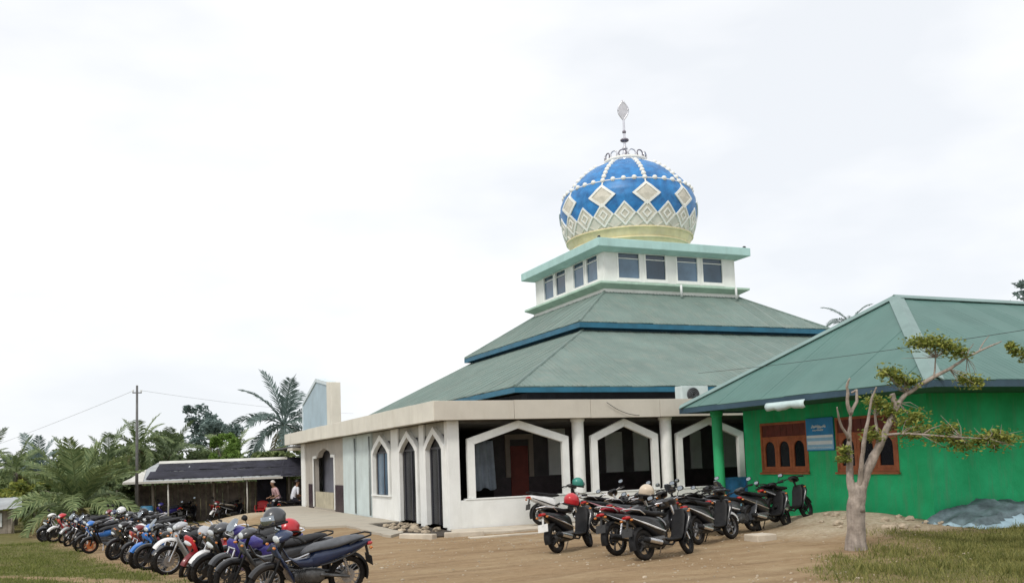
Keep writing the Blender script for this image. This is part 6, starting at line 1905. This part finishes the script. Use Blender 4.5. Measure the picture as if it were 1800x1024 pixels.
# ------------------------------------------------------------------ small hut at the left edge
HT = empty('roadside_hut', (-4.75, 44.2, -0.60), 'low weathered hut with grey zinc roof at the left edge', 'hut', rz=R(-12), world_parts=False)
HT.scale = (1.1, 1.1, 1.1)
for i in range(5):
    x0 = -1.5 + i * 0.66
    mb = MB()
    for s_ in (0, 1):
        mb.add([(x0, -1.15 if not s_ else 1.2, 0.86 + 0.01 * i), (x0 + 0.65, -1.15 if not s_ else 1.2, 0.86 + 0.012 * i), (x0 + 0.65 - (0.35 if i == 4 else 0), 0, 1.30), (x0, 0, 1.30)], [(0, 1, 2, 3)])
    o = mb.build('roof_sheet', ZINC, HT); md = o.modifiers.new('solid', 'SOLIDIFY'); md.thickness = 0.015
for i in range(12):
    place('plank', MB().box(-0.115, 0.115, -0.012, 0.012, 0, 0.84).mesh('hut_plank') if i == 0 else HPK, WOODP, HT, (-1.35 + i * 0.24, -0.75 + random.uniform(-.01, .01), 0)) if i else None
    if i == 0: HPK = MB().box(-0.115, 0.115, -0.012, 0.012, 0, 0.84).mesh('hut_plank')
for x, y in ((-1.4, -0.95), (1.4, -0.95), (1.4, 1.0), (-1.4, 1.0)):
    MB().tube([(x, y, -0.1), (x, y, 0.95)], 0.045, 8).build('post', WOODP, HT, smooth=True)
MB().box(0.78, 1.0, -0.80, -0.775, 0.25, 0.75).build('white_notice', PLWHITE, HT)

# teal sheet among the shrubs
mb = MB()
vv = [(-2.1 + 0.9 * i / 8, 40.2 + 0.5 * j / 4, -0.25 + 0.55 * math.sin(math.pi * (0.15 + 0.5 * j / 4)) * (1 - 0.3 * abs(i - 4) / 4) + 0.03 * mnoise.noise(Vector((i, j, 3)))) for j in range(5) for i in range(9)]
mb.add(vv, [(j * 9 + i, j * 9 + i + 1, (j + 1) * 9 + i + 1, (j + 1) * 9 + i) for j in range(4) for i in range(8)])
o = mb.build('teal_tarpaulin', surf('teal_sheet', (0.05, 0.20, 0.15), 0.6, 0.15, 4, 0.1), smooth=True)
md = o.modifiers.new('solid', 'SOLIDIFY'); md.thickness = 0.01
tag(o, 'teal tarpaulin spread among the shrubs beside the small hut', 'tarpaulin')

# ------------------------------------------------------------------ utility pole and cables
UP = empty('utility_pole', (1.2, 40.9, -0.6), 'tall thin utility pole beside the left end of the shed', 'pole')
MB().tube([(1.17, 40.9, -0.8), (1.2, 40.9, 5.25)], [0.075, 0.045], 10).build('pole', surf('pole_grey', (0.13, 0.13, 0.13), 0.8, 0.2, 3, 0.1), UP, smooth=True)
MB().tube([(1.02, 40.9, 4.95), (1.38, 40.9, 4.95)], 0.025, 6).build('cross_arm', surf('pole_grey', (0.13, 0.13, 0.13)), UP)
for x in (1.04, 1.36): MB().lathe([(0.02, 0), (0.035, 0.03), (0.025, 0.06), (0.035, 0.09), (0.0, 0.11)], (x, 40.9, 4.97), 10).build('insulator', PLWHITE, UP, smooth=True)
def cable(a, c_, sag, r_, label, mat=CABLE):
    a, c_ = Vector(a), Vector(c_)
    pts = [a.lerp(c_, i / 24) - Vector((0, 0, sag * 4 * (i / 24) * (1 - i / 24))) for i in range(25)]
    tag(MB().tube(pts, r_, 5).build('power_cable', mat, smooth=True), label, 'cable')
CABG = surf('grey_cable', (0.42, 0.43, 0.45), 0.8, 0.1, 5, 0)
cable((1.1, 40.9, 5.05), (-14, 72, 1.5), 0.25, 0.007, 'thin cable running from the pole down to the left skyline', CABG)
cable((1.3, 40.9, 5.05), (15.5, 62, 5.2), 0.15, 0.006, 'thin cable running from the pole to behind the mosque roof', CABG)
cable((11.6, 20.32, 2.98), (12.55, 20.33, 2.64), 0.08, 0.008, 'short loose cable hanging across the front fascia', CABLE)
cable((13.2, 18.6, 3.55), (12.2, 2.5, 3.3), 0.14, 0.0045, 'thin cable crossing in front of the teal roof', CABLE)

# ------------------------------------------------------------------ grass
def grass(name, region, n_, hmin, hmax, mat, label, seed, thr=0.12):
    rg = np.random.RandomState(seed)
    xs = rg.uniform(region[0], region[1], n_ * 3); ys = rg.uniform(region[2], region[3], n_ * 3)
    vs = []
    cnt = 0
    for x, y in zip(xs, ys):
        g = grassiness(x, y)
        if g < thr or rg.rand() > g ** 1.3 * (0.45 + 0.55 * sstep(-0.4, 0.3, nz2(x, y, 1.6, 9))): continue
        z = terrain(x, y)
        h_ = rg.uniform(hmin, hmax) * (1 + 1.8 * sstep(0.18, 0.5, nz2(x, y, 2.4, 15)) + (1.5 if rg.rand() < 0.04 else 0)); a = rg.uniform(0, 2 * math.pi); w = rg.uniform(0.004, 0.008)
        dx, dy = math.cos(a), math.sin(a)
        lx, ly = rg.normal(0, 0.4, 2) * h_
        vs += [(x - dy * w, y + dx * w, z - 0.005), (x + dy * w, y - dx * w, z - 0.005), (x + lx + dy * w * 0.3, y + ly - dx * w * 0.3, z + h_), (x + lx - dy * w * 0.3, y + ly + dx * w * 0.3, z + h_ * 0.97)]
        cnt += 1
        if cnt >= n_: break
    o = leaf_obj(name, np.array(vs), mat, None)
    tag(o, label, 'grass', kind='stuff')
GR1 = leafmat('grass_green', (0.075, 0.105, 0.022), (0.25, 0.27, 0.075), 0.3)
GR2 = leafmat('grass_dry', (0.085, 0.11, 0.025), (0.32, 0.30, 0.10), 0.3)
grass('verge_grass', (-4.5, 2.2, 12.5, 34), 52000, 0.012, 0.045, GR1, 'short green grass on the verge in front of the left row', 5)
grass('dry_grass', (7.0, 16.5, 6.8, 13.6), 56000, 0.012, 0.05, GR2, 'short dry olive grass in the right foreground', 6)

# ------------------------------------------------------------------ pebbles and clods on the yard
rg = np.random.RandomState(12)
pv, pf = [], []
ico = MB().ball((0, 0, 0), 1.0, 5, 3)
for k in range(2600):
    x, y = rg.uniform(3.0, 15.0), rg.uniform(8.0, 19.0)
    if x > 7.2 + (y - 7.5) * 0.9 and rg.rand() < 0.4: continue
    if nz2(x, y, 0.6, 4) < rg.uniform(-0.5, 0.5): continue
    s_ = rg.uniform(0.006, 0.02) * (1.8 if rg.rand() < 0.06 else 1)
    z = terrain(x, y)
    k0 = len(pv)
    pv += [(x + a * s_ * 1.3 + rg.normal(0, s_ * .15), y + b_ * s_, z + c_ * s_ * 0.7 + s_ * 0.2) for a, b_, c_ in ico.v]
    pf += [tuple(q + k0 for q in f_) for f_ in ico.f]
me = bpy.data.meshes.new('gravel'); me.from_pydata(pv, [], pf); me.materials.append(STONE)
o = bpy.data.objects.new('gravel', me); COL.objects.link(o)
tag(o, 'loose pebbles and clods scattered over the dirt yard', 'gravel', kind='stuff')
